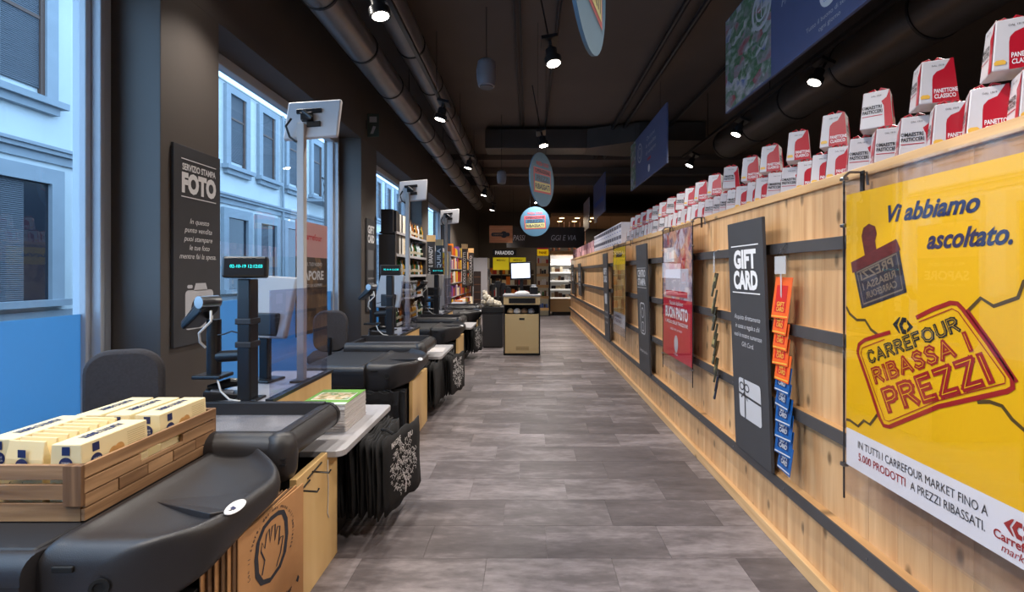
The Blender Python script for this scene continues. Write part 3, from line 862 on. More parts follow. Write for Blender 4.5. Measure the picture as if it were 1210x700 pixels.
# ---- crate of biscuits on the first belt
ct = thing('wooden_crate', 'brown slatted wooden crate filled with biscuit boxes on the first belt', 'crate', (-1.52, 1.74, .656))
HX, HY, CH = .20, .30, .172
for sx in (-1, 1):
    x0, x1 = (sx * HX - (.012 if sx > 0 else 0), sx * HX + (.012 if sx < 0 else 0))
    ob('slat', MB().box(x0, x1, -HY, HY, .004, .040), CRATE_Y, ct, bev=.0015)
    for q in range(5):
        w = .116
        ob('slat', MB().box(x0 - .001 * (q % 2), x1 + .001 * (q % 2), -HY + .002 + q * .12, -HY + .002 + q * .12 + w, .044, .082), CRATE_Y, ct, bev=.0015)
    ob('slat', MB().box(x0, x1, -HY, -HY + .21, .086, .126), CRATE_Y, ct, bev=.0015)
    ob('slat', MB().box(x0, x1, HY - .19, HY, .086, .126), CRATE_Y, ct, bev=.0015)
    ob('slat', MB().box(x0, x1, -HY + .21, HY - .19, .086, .100), CRATE_Y, ct, bev=.0015)
    ob('slat', MB().box(x0, x1, -HY, HY, .132, CH), CRATE_Y, ct, bev=.0015)
for sy in (-1, 1):
    y0, y1 = (sy * HY - (.012 if sy > 0 else 0), sy * HY + (.012 if sy < 0 else 0))
    for z0, z1 in ((.002, .056), (.066, .112), (.126, .170)):
        ob('slat', MB().box(-HX + .013, HX - .013, y0, y1, z0, z1), CRATE_X, ct, bev=.0015)
    for sx in (-1, 1):
        a = sx * (HX - .03); 
        ob('corner_post', MB().box(a - .028, a + .028, y0 - (.01 if sy < 0 else 0), y1 + (.01 if sy > 0 else 0), .05, CH), CRATE_Z, ct, bev=.002)
ob('base', MB().box(-HX + .013, HX - .013, -HY + .013, HY - .013, .006, .016), CRATE_Y, ct)

CREAM = M('cream_card', (232, 214, 168), rough=.5, var=.02)
COOKIE = M('biscuit_brown', (196, 146, 84), rough=.7, var=.15, scale=60)
CREAM2 = M('cream_bag', (240, 214, 160), rough=.55, var=.04)
BL_, BW_, BH_ = .252, .102, .105
def biscuit_box(label):
    t = thing('biscuit_box', label, 'box', (0, 0, 0), 0, 'cream biscuit boxes in the crate')
    bv = .006
    body = MB().add([(-BW_ / 2, 0, 0), (BW_ / 2, 0, 0), (BW_ / 2, BL_, 0), (-BW_ / 2, BL_, 0), (-BW_ / 2 + bv, 0, BH_), (BW_ / 2 - bv, 0, BH_), (BW_ / 2 - bv, BL_, BH_), (-BW_ / 2 + bv, BL_, BH_)],
                    [(3, 2, 1, 0), (4, 5, 6, 7), (0, 1, 5, 4), (1, 2, 6, 5), (2, 3, 7, 6), (3, 0, 4, 7)])
    ob('carton', body, CREAM, t, bev=.003)
    e = .0012
    bad = MB().flat(circ(0, .045, .021), -e); bad.flat([(-.012, .072), (.012, .072), (.012, .098), (-.012, .098)], -e)
    ob('end_badge', bad, PRINTN, t)
    bl2 = MB(); letters(bl2, 'TERRE', 0, .046, .006, .026, -2 * e, .02); letters(bl2, "D'ITALIA", 0, .036, .006, .03, -2 * e, .02)
    ob('end_lettering', bl2, PRINTG, t)
    def side(m): return m.move(lambda x, y, z: (BW_ / 2 - bv * z / BH_ - y, x, z))
    s1 = MB().flat(circ(.048, .042, .021), -e); s1.flat([(.036, .070), (.060, .070), (.060, .096), (.036, .096)], -e)
    ob('side_badge', side(s1), PRINTN, t)
    s4 = MB(); letters(s4, 'TERRE', .048, .044, .006, .026, -2 * e, .02); letters(s4, "D'ITALIA", .048, .034, .006, .03, -2 * e, .02)
    ob('side_lettering', side(s4), PRINTG, t)
    ob('biscuit_print', side(MB().flat(circ(.112, .042, .02), -e).flat(circ(.132, .048, .019), -2 * e)), COOKIE, t)
    s3 = MB()
    for q in range(11): s3.flat([(.165, .018 + q * .007), (.238, .018 + q * .007), (.238, .0192 + q * .007), (.165, .0192 + q * .007)], -e)
    ob('small_print', side(s3), M('print_tan', (170, 146, 100), rough=.6), t)
    tp = MB(); letters(tp, "TERRE D'ITALIA", 0, .0, .022, .15, 0, .04, .2)
    ob('top_lettering', tp.move(lambda x, y, z: (-.018 + z * 1.2, .13 + x, BH_ + .001)), PRINTN, t)
    return t
bx0 = biscuit_box('')
spots = [(.128, -.283, .121, 0), (.132, .022, .121, 0), (.024, .022, .121, 0), (-.084, .022, .121, 0), (-.128, -.235, .121, 0)]
nm = ['at the slatted side, by the front corner of the crate', 'at the slatted side, by the rear corner of the crate', 'second from the slatted side in the rear of the crate', 'third from the slatted side in the rear of the crate',
      'beside the upright bags, on the window side of the crate']
for i, (x, y_, z, a) in enumerate(spots):
    o = bx0 if i == 0 else copy_tree(bx0)
    o.location = (-1.52 + x * 1.0, 1.74 + y_, .656 + z); o.rotation_euler = (0, 0, R(a)); o['label'] = 'cream biscuit box ' + nm[i]
# lower layer that carries them
for i, (x, y_) in enumerate(((.128, -.283), (.132, .022), (.024, .022), (-.084, .022), (-.128, -.235))):
    tag(ob('biscuit_box', MB().box(-.05, .05, 0, .252, 0, .103), CREAM, None, loc=(-1.52 + x, 1.74 + y_, .673), bev=.003), 'cream biscuit box in the lower layer of the crate, under the %s one above' % ORD[i], 'box', 'lower biscuit boxes in the crate')
# upright bags of chocolates
def choc_bag(i, x, y_, label):
    t = thing('chocolate_bag', label, 'bag', (x, y_, .6735), R(-4 + rnd.uniform(-3, 3)), 'upright cream bags in the crate')
    w, h, d = .135, .215, .03
    mb = MB()
    sec = [(0, .9, .95), (.03, 1, 1), (h * .75, .98, .8), (h * .93, .93, .35), (h, .95, .16)]
    vs_ = []
    for z, kx, ky in sec:
        vs_ += [(-w / 2 * kx, -d / 2 * ky, z), (w / 2 * kx, -d / 2 * ky, z), (w / 2 * kx, d / 2 * ky, z), (-w / 2 * kx, d / 2 * ky, z)]
    fs = [(3, 2, 1, 0), tuple(range(16, 20))]
    for q in range(4):
        for e in range(4):
            g = (e + 1) % 4
            fs.append((q * 4 + e, q * 4 + g, q * 4 + 4 + g, q * 4 + 4 + e))
    ob('pouch', mb.add(vs_, fs), CREAM2, t, bev=.004)
    if i == 0:
        ob('bag_badge', MB().flat(circ(0, .142, .023), -.0175).flat([(-.014, .168), (.014, .168), (.014, .192), (-.014, .192)], -.0172), PRINTN, t)
        lb = MB(); letters(lb, 'TERRE', 0, .144, .007, .03, -.0185, .02); letters(lb, "D'ITALIA", 0, .133, .007, .034, -.0185, .02)
        ob('badge_lettering', lb, PRINTG, t)
        lb = MB(); letters(lb, 'Cioccol.', -.005, .102, .013, .085, -.018, .0, .2); letters(lb, 'fondent', -.002, .082, .013, .085, -.018, .0, .2)
        ob('bag_lettering', lb, PRINTK, t)
for i in range(8):
    choc_bag(i, -1.525 + .001 * i, 1.475 + i * .034, 'cream chocolate bag standing in the crate, %s in the row of upright bags' % ORD[i])

# ---- stack of leaflets on the first packing shelf
t = thing('leaflet_stack', 'tall stack of supermarket leaflets with green cover on the packing shelf', 'leaflets', (-1.10, 2.74, .551))
PAGE = M('newsprint', (196, 190, 188), rough=.7, var=.12, scale=120, objrand=.12)
for q in range(26):
    ob('leaflet', MB().box(-.125, .125, -.165, .165, 0, .0053), PAGE, t, loc=(rnd.uniform(-.003, .003), rnd.uniform(-.003, .003), q * .0056), rot=(0, 0, R(rnd.uniform(-.7, .7))))
zt = 26 * .0056
ob('cover', MB().box(-.125, .125, -.165, .165, zt, zt + .002), M('cover_green', (108, 158, 62), rough=.4), t)
ob('cover_margin', MB().box(-.123, .123, -.163, -.125, zt + .002, zt + .0026).box(-.1, .105, -.07, .09, zt + .002, zt + .0026), PRINTW, t)
ob('cover_picture', MB().box(-.095, .1, -.065, .085, zt + .0026, zt + .0032), picture('leaflet_picture', [(150, 70, 50), (226, 214, 190), (190, 160, 110), (90, 120, 60), (240, 236, 226)], 34), t)
lt = MB(); letters(lt, 'OFFERTE', 0, 0, .016, .12, 0, .03)
ob('cover_lettering', lt.move(lambda x, y, z: (x, -.152 + z, zt + .0034)), PRINTN, t)
tag(ob('loose_leaflet', MB().add([(-.12, -.16, 0), (.13, -.16, .0), (.13, .16, .0), (-.12, .16, .0), (-.12, -.16, .002), (.13, -.16, .002), (.13, .16, .002), (-.12, .16, .002)],
   [(3, 2, 1, 0), (4, 5, 6, 7), (0, 1, 5, 4), (1, 2, 6, 5), (2, 3, 7, 6), (3, 0, 4, 7)]), PAGE, None, loc=(-1.05, 5.32, .551), rot=(0, 0, R(3))), 'white leaflet lying on the second packing shelf', 'leaflet')
for k in (1, 2):
    tag(ob('leaflet_pile', MB().box(-.11, .11, -.15, .15, 0, .03).box(-.105, .108, -.148, .146, .03, .05), picture('pile_picture', [(230, 230, 226), (60, 60, 64), (214, 200, 180), (150, 90, 60), (240, 240, 240)], 20), None,
        loc=(-1.20, 2.82 + S * k, .551)), 'low pile of leaflets on the %s packing shelf' % NTH[k], 'leaflets', 'leaflet piles')

# ---- shopping bags hung along the cabinets
BAGK = M('black_bag_fabric', (26, 25, 27), rough=.9, var=.12, scale=40)
def wavy_bag(w, h, amp, ph):
    """thin hanging bag sheet, ripples, in local YZ, thickness along x"""
    nx, nz = 8, 6; mb = MB(); vs_ = []
    for side in (0, 1):
        for j in range(nz + 1):
            for i in range(nx + 1):
                yy = -w / 2 + w * i / nx; zz = -h * j / nz
                x = amp * math.sin(3.1 * i / nx * PI + ph) * (j / nz) + amp * .5 * math.sin(j * 1.3 + ph * 2)
                vs_.append((x + (.004 if side else -.004), yy, zz + .01 * math.sin(i * 1.7 + ph)))
    n1 = (nx + 1) * (nz + 1); fs = []
    for j in range(nz):
        for i in range(nx):
            a = j * (nx + 1) + i; fs.append((a, a + 1, a + nx + 2, a + nx + 1)); fs.append((n1 + a + nx + 1, n1 + a + nx + 2, n1 + a + 1, n1 + a))
    bd = [i for i in range(nx + 1)] + [j * (nx + 1) + nx for j in range(1, nz + 1)] + [nz * (nx + 1) + i for i in range(nx - 1, -1, -1)] + [j * (nx + 1) for j in range(nz - 1, 0, -1)]
    for a, b in zip(bd, bd[1:] + bd[:1]): fs.append((b, a, n1 + a, n1 + b))
    return mb.add(vs_, fs)
bagm = []
for q in range(4):
    me = wavy_bag(.44, .40, .006, q * 1.7).mesh('shopping_bag'); me.materials.append(BAGK)
    for p in me.polygons: p.use_smooth = True
    bagm.append(me)
def tree_print(parent, x):
    """white tree-like scribble and lettering on a bag front, facing +x"""
    rr = random.Random(5)
    b = MB()
    for q in range(170):
        a = rr.uniform(0, 2 * PI); rad = math.sqrt(rr.random())
        cx, cz = .155 * rad * math.cos(a), -.22 + .145 * rad * math.sin(a); an = rr.uniform(.6, 2.4); L = rr.uniform(.010, .026)
        b.stroke([(cx, cz), (cx + L * math.cos(an), cz + L * math.sin(an)), (cx + L * 1.5 * math.cos(an + .9), cz + L * 1.5 * math.sin(an + .9))], .0042)
    b.stroke([(0, -.36), (.01, -.30), (-.02, -.25)], .012)
    letters(b, 'IMAGINE', -.09, -.062, .03, .11, 0, .02, .1, R(8)); letters(b, 'PIU', .08, -.07, .028, .06, 0, .02)
    b.move(lambda xx, y, z: (x, xx, z))
    return ob('bag_print', b, PRINTW, parent)
def bag_stack(y, n, x0, x1, ztop, what, w=.44):
    for q in range(n):
        x = x0 + (x1 - x0) * q / (n - 1)
        last = q == n - 1
        o = ob('shopping_bag', bagm[q % 4], None, None, loc=(x + (.045 if last else 0), y + rnd.uniform(-.02, .02), ztop), rot=(0, R(-2), R(-12) if last else R(rnd.uniform(-2, 2))), smooth=0)
        o.scale = (1, w / .44, 1)
        tag(o, ('black reusable bag with white tree print hung in front of the %s' if last else 'plain black reusable bag hung beside the %%s, %s in from the printed one' % ORD[n - 2 - q]) % what, 'bag', 'black bags by the %s' % what)
        if last:
            tree_print(o, .0125)
            ob('bag_strap', MB().tube([(0, -.1, 0), (-.04, -.1, .02), (-.08, -.08, .015)], .008, 6), BAGK, o)
bag_stack(2.74, 13, -1.03, -.765, .515, 'first packing shelf')
bag_stack(5.28, 10, -1.04, -.82, .515, 'second packing shelf')
bag_stack(2.74 + 2 * S, 5, -1.02, -.88, .515, 'third packing shelf')
for q in range(4):
    o = ob('shopping_bag', bagm[q], None, None, loc=(-1.035 + .045 * q, 4.84, .515 if q < 3 else .512), rot=(0, R(-2), R(2 - q)))
    tag(o, 'plain black bag hung beside the second birch panel, %s from the aisle' % ORD[3 - q], 'bag', 'black bags beside the second birch panel')
# bags piled behind the leaflets, under the second belt
for q in range(3):
    tag(ob('hanging_bag', wavy_bag(.26, .32, .012, q), BAGK, None, loc=(-1.10 - .05 * q, 3.86 - .03 * q, .455), rot=(0, 0, R(74 + 9 * q))), 'black bag slung under the second front bumper, %s from the aisle' % ORD[q], 'bag', 'black bags under the second bumper')

# kraft paper bags under the first side tray
def kraft(i, n):
    x = -.94 + .105 * i / (n - 1)
    t = thing('paper_bag', 'brown kraft paper bag with printed hand at the first cabinet' if i == n - 1 else 'folded kraft paper bag in the pack at the first cabinet, %s behind the printed one' % ORD[n - 2 - i], 'bag', (x, 1.60, .10), R(-3) if i == n - 1 else R(rnd.uniform(-2, 2)), 'kraft bags at the first cabinet')
    if i < n - 1: t.location.y = 1.545 + rnd.uniform(-.008, .008)
    ob('sheet', MB().box(-.0025, .0025, -.20, .20, 0, .495 + rnd.uniform(-.01, 0)), KRAFT if i % 2 == 0 or i == n - 1 else M('kraft_shaded', (112, 82, 56), rough=.75), t, bev=.0015)  # alternate sheets coloured darker to paint in the shade between the bags
    return t
# the pack hangs clear of the cabinet face
NK = 8
for i in range(NK):
    t = kraft(i, NK)
    t.location.x = -.99 + .060 * i / (NK - 1)
    t.location.y = 1.775 - .016 * (NK - 1 - i)
    t.location.z = .05
f = MB()
HP = [(.055, .06), (.085, .10), (.098, .17), (.093, .24), (.075, .285), (.045, .30), (.005, .302), (-.035, .29), (-.065, .25), (-.075, .19), (-.07, .12), (-.045, .07), (.0, .045)]
f.stroke(HP, .020, closed=True)
ob('hand_print', f.move(lambda x, y, z: (.0035, (x - .012) * 1.1 - .02, z * .85 + .205)), PRINTN if False else M('ink_blue_black', (44, 46, 56), rough=.6), t)
f = MB()
f.stroke([(-.045, .10), (-.03, .15), (-.05, .20), (-.045, .235), (-.03, .20), (-.02, .255), (-.005, .265), (-.002, .205), (.012, .265), (.028, .262), (.026, .195), (.042, .245), (.056, .235), (.048, .16), (.06, .185), (.075, .18), (.06, .12), (.035, .075)], .0065)
ob('hand_lines', f.move(lambda x, y, z: (.0037, (x - .012) * 1.1 - .02, z * .85 + .205)), MATS['ink_blue_black'], t)
f = MB()
msg = 'Con il cuore, dai una mano all\'ambiente'
for i, ch in enumerate(msg):
    if ch == ' ': continue
    a = R(195 - i * 5.9)
    letters(f, ch, .012 + .122 * math.cos(a), .175 + .152 * math.sin(a), .013, None, 0, .02, 0, a - PI / 2)
ob('bag_lettering', f.move(lambda x, y, z: (.0037, (x - .012) * 1.1 - .02, z * .85 + .205)), MATS['ink_blue_black'], t)
f = MB(); letters(f, 'Carrefour', .02, .016, .018, .10, 0, .03)
f.flat([(.10, .03), (.115, .045), (.125, .03), (.115, .015)])
ob('bag_brand', f.move(lambda x, y, z: (.0037, x + .04, z + .10)), MATS['ink_blue_black'], t)
# ================================================================== things on the timber partition
def board_sign(name, label, x, yc, z0, w, h, side, lean=0.0, mat=SLATE, th=.018, group='slate signs'):
    """upright sign board in local XZ facing -Y; side -1 faces the aisle from the partition, +1 from the piers"""
    t = thing(name, label, 'sign', (x, yc, z0), 0, group, rot=(lean, 0, R(90) * side))
    ob('panel', MB().box(-w / 2, w / 2, 0, th, 0, h), mat, t, bev=.002)
    return t
def add_letters(t, lines, mat, name='lettering', y=-.0015):
    for l in lines:
        s, x, z, h = l[:4]; w = l[4] if len(l) > 4 else None; bold = l[5] if len(l) > 5 else .03; shear = l[6] if len(l) > 6 else 0
        ob(name, letters(MB(), s, x, z, h, w, y, bold, shear), mat, t)
def rules(t, segs, mat, y=-.0015, name='rule'):
    for x0, x1, z in segs:
        ob(name, MB().flat([(x0, z - .003), (x1, z - .003), (x1, z + .003), (x0, z + .003)], y), mat, t)

# gift card sign
t = board_sign('gift_card_sign', 'slate sign reading GIFT CARD with white present icon, leaning on the rails', XR - .072, 2.65, .385, .42, 1.30, -1, R(2.2))
add_letters(t, [('GIFT', 0, 1.045, .092, .27, .05), ('CARD', 0, .93, .092, .29, .05)], PRINTW)
rules(t, [(-.165, .165, 1.165), (-.165, .165, .905)], PRINTW)
add_letters(t, [('Acquista direttamente', 0, .755, .026, .31, .0, .25), ('in cassa e regala a chi', 0, .705, .026, .29, .0, .25), ('vuoi le nostre numerose', 0, .655, .026, .33, .0, .25), ('Gift Card.', 0, .605, .026, .14, .0, .25)], PRINTG, 'small_lettering')
ob('present_icon', MB().flat(rrect(-.13, .13, .20, .42, .02), -.0015), PRINTG, t)
rb = MB().flat([(-.13, .325), (.13, .315), (.13, .327), (-.13, .337)], -.003); rb.stroke([(-.06, .42), (-.055, .30), (-.06, .20)], .012, -.003)
rb.stroke(circ(-.09, .375, .026, .02, 14), .008, -.003, True); rb.stroke(circ(-.028, .375, .026, .02, 14), .008, -.003, True); rb.stroke([(-.06, .345), (-.1, .31)], .008, -.003); rb.stroke([(-.06, .345), (-.025, .305)], .008, -.003)
ob('icon_ribbon', rb, SLATE, t)

# photo sign on the pier
t = board_sign('photo_sign', 'slate sign reading SERVIZIO STAMPA FOTO with camera icon on the pier', XW + .022, 3.27, .925, .46, 1.30, 1)
add_letters(t, [('FOTO', .01, 1.005, .115, .34, .06)], PRINTW)
add_letters(t, [('SERVIZIO STAMPA', .01, 1.145, .04, .33, .03)], PRINTW, 'heading')
rules(t, [(-.165, .18, 1.215), (-.165, .18, .97)], PRINTW)
add_letters(t, [('In questo', .01, .80, .034, .19, .0, .25), ('punto vendita', .0, .742, .034, .27, .0, .25), ('puoi stampare', .0, .684, .034, .28, .0, .25), ('le tue foto', .01, .626, .034, .20, .0, .25), ('mentre fai la spesa.', .0, .568, .034, .36, .0, .25)], PRINTW, 'small_lettering')
ob('camera_icon', MB().flat(rrect(-.13, .15, .10, .36, .03), -.0015).flat([(-.05, .355), (-.03, .405), (.07, .405), (.09, .355)], -.0015).flat(rrect(-.11, -.06, .372, .395, .01), -.0015), PRINTG, t)
ob('camera_ring', MB().stroke(circ(.01, .235, .075), .02, -.003, True), SLATE, t)

# second pier sign
t = board_sign('pier_sign', 'tall slate sign with pale lettering on the second pier', XW + .022, 6.86, .86, .36, 1.30, 1)
add_letters(t, [('GIFT', 0, 1.10, .10, .28, .05), ('CARD', 0, .97, .10, .28, .05)], PRINTW)
ob('picture_block', MB().flat(rrect(-.14, .14, .58, .86, .01), -.0015), M('grey_block', (104, 104, 108), rough=.6), t)
add_letters(t, [('Acquista direttamente', 0, .45, .03, .28, .0), ('in cassa e regala', 0, .38, .03, .24, .0)], PRINTG, 'small_lettering')
ob('present_icon', MB().flat(rrect(-.1, .1, .1, .28, .02), -.0015), PRINTG, t)

# dark banners farther along the partition
t = board_sign('rail_sign', 'tall slate sign with framed pale heading between the red and the yellow poster', XR - .072, 5.10, .36, .46, 1.34, -1, R(1.8))
add_letters(t, [('CENTRO', 0, 1.0, .07, .34, .04), ('STAMPA', 0, .91, .07, .34, .04)], PRINTG)
rules(t, [(-.19, .19, 1.09), (-.19, .19, .885)], PRINTG)
ob('emblem', MB().stroke(rrect(-.10, .10, .40, .72, .05), .014, -.0015, True).stroke(circ(0, .62, .05), .012, -.0015, True).stroke(rrect(-.04, .04, .43, .52, .02), .012, -.0015, True), PRINTG, t)
add_letters(t, [('Stampa le tue foto', 0, .20, .03, .32, .0)], PRINTG, 'small_lettering')
t = board_sign('rail_sign', 'tall slate sign with white lettering beyond the yellow food poster', XR - .072, 7.5, .36, .42, 1.34, -1, R(1.8))
add_letters(t, [('GIFT', 0, 1.02, .09, .3, .05), ('CARD', 0, .90, .09, .3, .05)], PRINTG)
ob('present_icon', MB().flat(rrect(-.1, .1, .56, .72, .02), -.0015), PRINTG, t)
add_letters(t, [('Acquista', 0, .42, .04, .22, .0), ('direttamente', 0, .34, .04, .3, .0), ('in cassa', 0, .26, .04, .2, .0)], PRINTG, 'small_lettering')
t = board_sign('rail_sign', 'short slate sign with three pale lines near the end of the partition', XR - .072, 11.45, .86, .6, .76, -1, R(1.8))
add_letters(t, [('CENTRO', 0, .47, .07, .4, .04), ('STAMPA', 0, .35, .07, .4, .04), ('FOTO', 0, .23, .07, .3, .04)], PRINTG)
t = board_sign('rail_sign', 'short slate sign at the far end of the partition', XR - .072, 13.2, .82, .6, .8, -1, R(1.8))
add_letters(t, [('GIFT', 0, .50, .09, .4, .04), ('CARD', 0, .37, .09, .4, .04)], PRINTG)

# ---- acrylic poster holders
def holder(label, yc, z0, w, h, x=1.187):
    t = thing('poster_holder', label, 'poster holder', (x, yc, z0), R(-90), 'acrylic poster holders')
    ob('acrylic_sheet', MB().box(-w / 2, w / 2, -.009, -.005, 0, h), CLEAR, t)
    ob('acrylic_sheet', MB().box(-w / 2, w / 2, .003, .006, 0, h), CLEAR, t)
    for sx in (-1, 1):
        xx = sx * (w / 2 + .004)
        ob('cable_rod', MB().tube([(xx, 0, -.03), (xx, 0, h + .01)], .0035, 8), DARKM, t, smooth=40)
        for zz in (.09, h - .18, h - .005):
            ob('clamp', MB().box(xx - .010, xx + .014 * (1 if sx < 0 else .6), -.011, .009, zz, zz + .014), STEEL, t, bev=.003)
        hk = ob('hook', MB().tube([(xx, 0, h + .01), (xx, .02, h + .028), (xx, .085, h + .028), (xx, .09, h - .02)], .005, 8), STEEL, t, smooth=50)
        ob('hook_plate', MB().box(xx + .006, xx + .026, .055, .06, h - .045, h + .03), DARKM, hk)
    return t
# the large yellow poster
yp_c = 1.445
holder('clear acrylic holder on rods around the large yellow poster', yp_c, .585, .735, 1.165)
t = thing('yellow_poster', 'large yellow poster reading Vi abbiamo ascoltato with red stamp print', 'poster', (1.187, yp_c, .689), R(-90))
PW = .355
ob('sheet', MB().box(-PW, PW, -.002, .002, .137, 1.0), YELLOW, t)
ob('white_band', MB().box(-PW, PW, -.002, .002, 0, .137), M('poster_white', (226, 222, 222), rough=.5), t)
INK = M('poster_navy', (40, 46, 84), rough=.5); RED = M('poster_red', (158, 30, 28), rough=.5, var=.06, scale=14); CRACK = M('poster_crack', (84, 62, 22), rough=.6)
b = MB(); letters(b, 'Vi abbiamo', .016, .876, .052, .325, -.0035, .03, .35, R(-1)); letters(b, 'ascoltato.', .137, .783, .052, .255, -.0035, .03, .35, 0)
ob('script_lettering', b, INK, t)
an = R(21)
def rot_pts(pts, cx, cz, a): return [(cx + (x) * math.cos(a) - z * math.sin(a), cz + x * math.sin(a) + z * math.cos(a)) for x, z in pts]
cx, cz = -.012, .408
b = MB()
out = rot_pts(rrect(-.235, .235, -.165, .165, .035), cx, cz, an)
# outer frame with a gap for the emblem
n_ = len(out)
b.stroke([(-.293, .425), (-.285, .455), (-.255, .475), (-.195, .497), (-.135, .517)], .013, -.0035); b.stroke([(-.03, .574), (.03, .604), (.09, .627), (.112, .626), (.128, .612), (.20, .53), (.262, .452), (.264, .43), (.25, .418), (.05, .325), (-.14, .206), (-.165, .202), (-.182, .22), (-.24, .33), (-.293, .425)], .013, -.0035)
b.stroke([(.14, .612), (.21, .53), (.274, .446)], .010, -.0035)
b.stroke([(-.275, .425), (-.268, .445), (-.16, .49)], .003, -.0037); b.stroke([(-.02, .562), (.095, .611), (.115, .603), (.245, .452), (.245, .437), (.05, .342), (-.14, .224), (-.16, .222), (-.275, .425)], .003, -.0037)
ob('stamp_frame', b, RED, t)
for s_, x_, z_, h_, w_, a_, m_, bo in (('CARREFOUR', -.056, .477, .036, .39, 23.9, PRINTK, 0), ('RIBASSA I', -.023, .422, .044, .40, 25.6, RED, 0), ('PREZZI', .035, .348, .064, .40, 26.9, RED, 0)):
    tk = {'CARREFOUR': .0105, 'RIBASSA I': .0142, 'PREZZI': .0215}[s_]
    ob('stamp_lettering', stroke_letters(MB(), s_, x_, z_, h_, w_ - .01, -.0035, tk, R(a_)), m_, t)
    ob('stamp_inline', stroke_letters(MB(), s_, x_, z_, h_, w_ - .01, -.0044, tk * .11, R(a_)), YELLOW, t)
c_logo(t, -.083, .544, .042, -.0035, PRINTK, PRINTK)
b = MB()
for ps in ([(-.355, .585), (-.335, .560), (-.297, .541), (-.254, .545), (-.225, .515), (-.19, .50)], [(.135, .60), (.18, .645), (.215, .626), (.276, .651), (.29, .69), (.345, .71)], [(.17, .37), (.204, .38), (.237, .378), (.262, .352), (.30, .33), (.355, .34)], [(-.355, .165), (-.334, .168), (-.29, .16), (-.26, .19), (-.23, .185), (-.19, .235)]):
    b.stroke(ps, .010, -.003)
ob('crack_print', b, CRACK, t)
# rubber stamp picture
DKW = M('stamp_wood', (104, 44, 40), rough=.4, var=.25, scale=30, stretch=(1, 1, 3)); DKM_ = M('stamp_rubber', (52, 46, 52), rough=.5, var=.2, scale=30)
sa = R(18)
k0 = (-.188, .70)
ob('stamp_base_print', MB().flat(rot_pts([(-.115, -.085), (.10, -.085), (.112, .055), (-.112, .055)], *k0, sa), -.003), DKM_, t)
ob('stamp_bar_print', MB().flat(rot_pts([(-.122, .05), (.118, .05), (.112, .09), (-.118, .09)], *k0, sa), -.0036), DKW, t)
ob('stamp_knob_print', MB().flat([(-.225, .765), (-.195, .775), (-.205, .82), (-.197, .845), (-.205, .87), (-.235, .882), (-.262, .870), (-.272, .842), (-.262, .80), (-.252, .76)], -.0033), DKW, t)
b = MB(); b.stroke(rot_pts([(-.10, -.072), (.088, -.072), (.098, .045), (-.098, .045)], *k0, sa), .006, -.0037, True)
for s_, dz, h_, w_ in (('PREZZI', .010, .030, .16), ('RIBASSA I', -.026, .024, .16), ('CARREFOUR', -.058, .022, .15)):
    v0 = len(b.v); letters(b, s_, 0, 0, h_, w_, -.0037, .02)
    for i in range(v0, len(b.v)):
        x, y, z = b.v[i]; p = rot_pts([(-x - .005, z + dz)], *k0, sa)[0]; b.v[i] = (p[0], y, p[1])
ob('stamp_relief_print', b, M('stamp_relief', (128, 112, 92), rough=.5), t)
add_letters(t, [('IN TUTTI I CARREFOUR MARKET FINO A', -.045, .083, .026, .49, .0), ], PRINTK, 'band_lettering', -.0035)
add_letters(t, [('A PREZZI RIBASSATI.', .07, .040, .026, .245, .0)], PRINTK, 'band_lettering', -.0035)
add_letters(t, [('5.000 PRODOTTI', -.18, .040, .026, .215, .01)], RED, 'band_lettering', -.0035)
c_logo(t, .275, .088, .034, -.0035, RED, RED)
add_letters(t, [('Carrefour', .275, .042, .022, .12, .02), ('market', .275, .016, .020, .08, .0, .3)], RED, 'brand_lettering', -.0035)

# red poster with products
holder('clear acrylic holder on rods around the red food poster', 3.87, .60, .76, 1.17)
t = thing('red_poster', 'food poster with crowded picture above a red panel with white lettering', 'poster', (1.187, 3.87, .71), R(-90))
ob('sheet', MB().box(-.365, .365, -.002, .002, 0, .48), M('poster_crimson', (196, 44, 62), rough=.45, var=.05), t)
ob('picture', MB().box(-.365, .365, -.002, .002, .48, 1.03), picture('food_picture', [(60, 46, 44), (150, 60, 60), (214, 206, 214), (120, 96, 120), (224, 180, 150), (180, 40, 50), (230, 226, 230)], 9), t)
ob('price_panel', MB().flat(rrect(-.30, .30, .50, .72, .02), -.003), M('pale_panel', (206, 200, 206), rough=.5), t)
ob('red_cap', MB().flat([(-.28, .50), (.28, .50), (.28, .545), (-.28, .545)], -.0035), MATS['poster_crimson'], t)
ob('white_patch', MB().flat([(-.33, .78), (-.05, .78), (-.05, .90), (-.33, .90)], -.003), PRINTW, t)
add_letters(t, [('BUON PASTO', 0, .325, .085, .58, .04)], PRINTW, 'lettering', -.0045)
add_letters(t, [('Natale Italiano', 0, .43, .035, .36, .0, .2), ('IL MEGLIO DELLA TRADIZIONE', 0, .275, .026, .58, .02), ('scopri tutti i prodotti', 0, .225, .022, .3, .0)], PRINTW, 'small_lettering', -.0045)
ob('round_emblem', MB().flat(circ(0, .12, .05, .07), -.003), PRINTG, t)
add_letters(t, [('market', 0, .03, .02, .1, .0)], PRINTW, 'brand_lettering', -.0045)

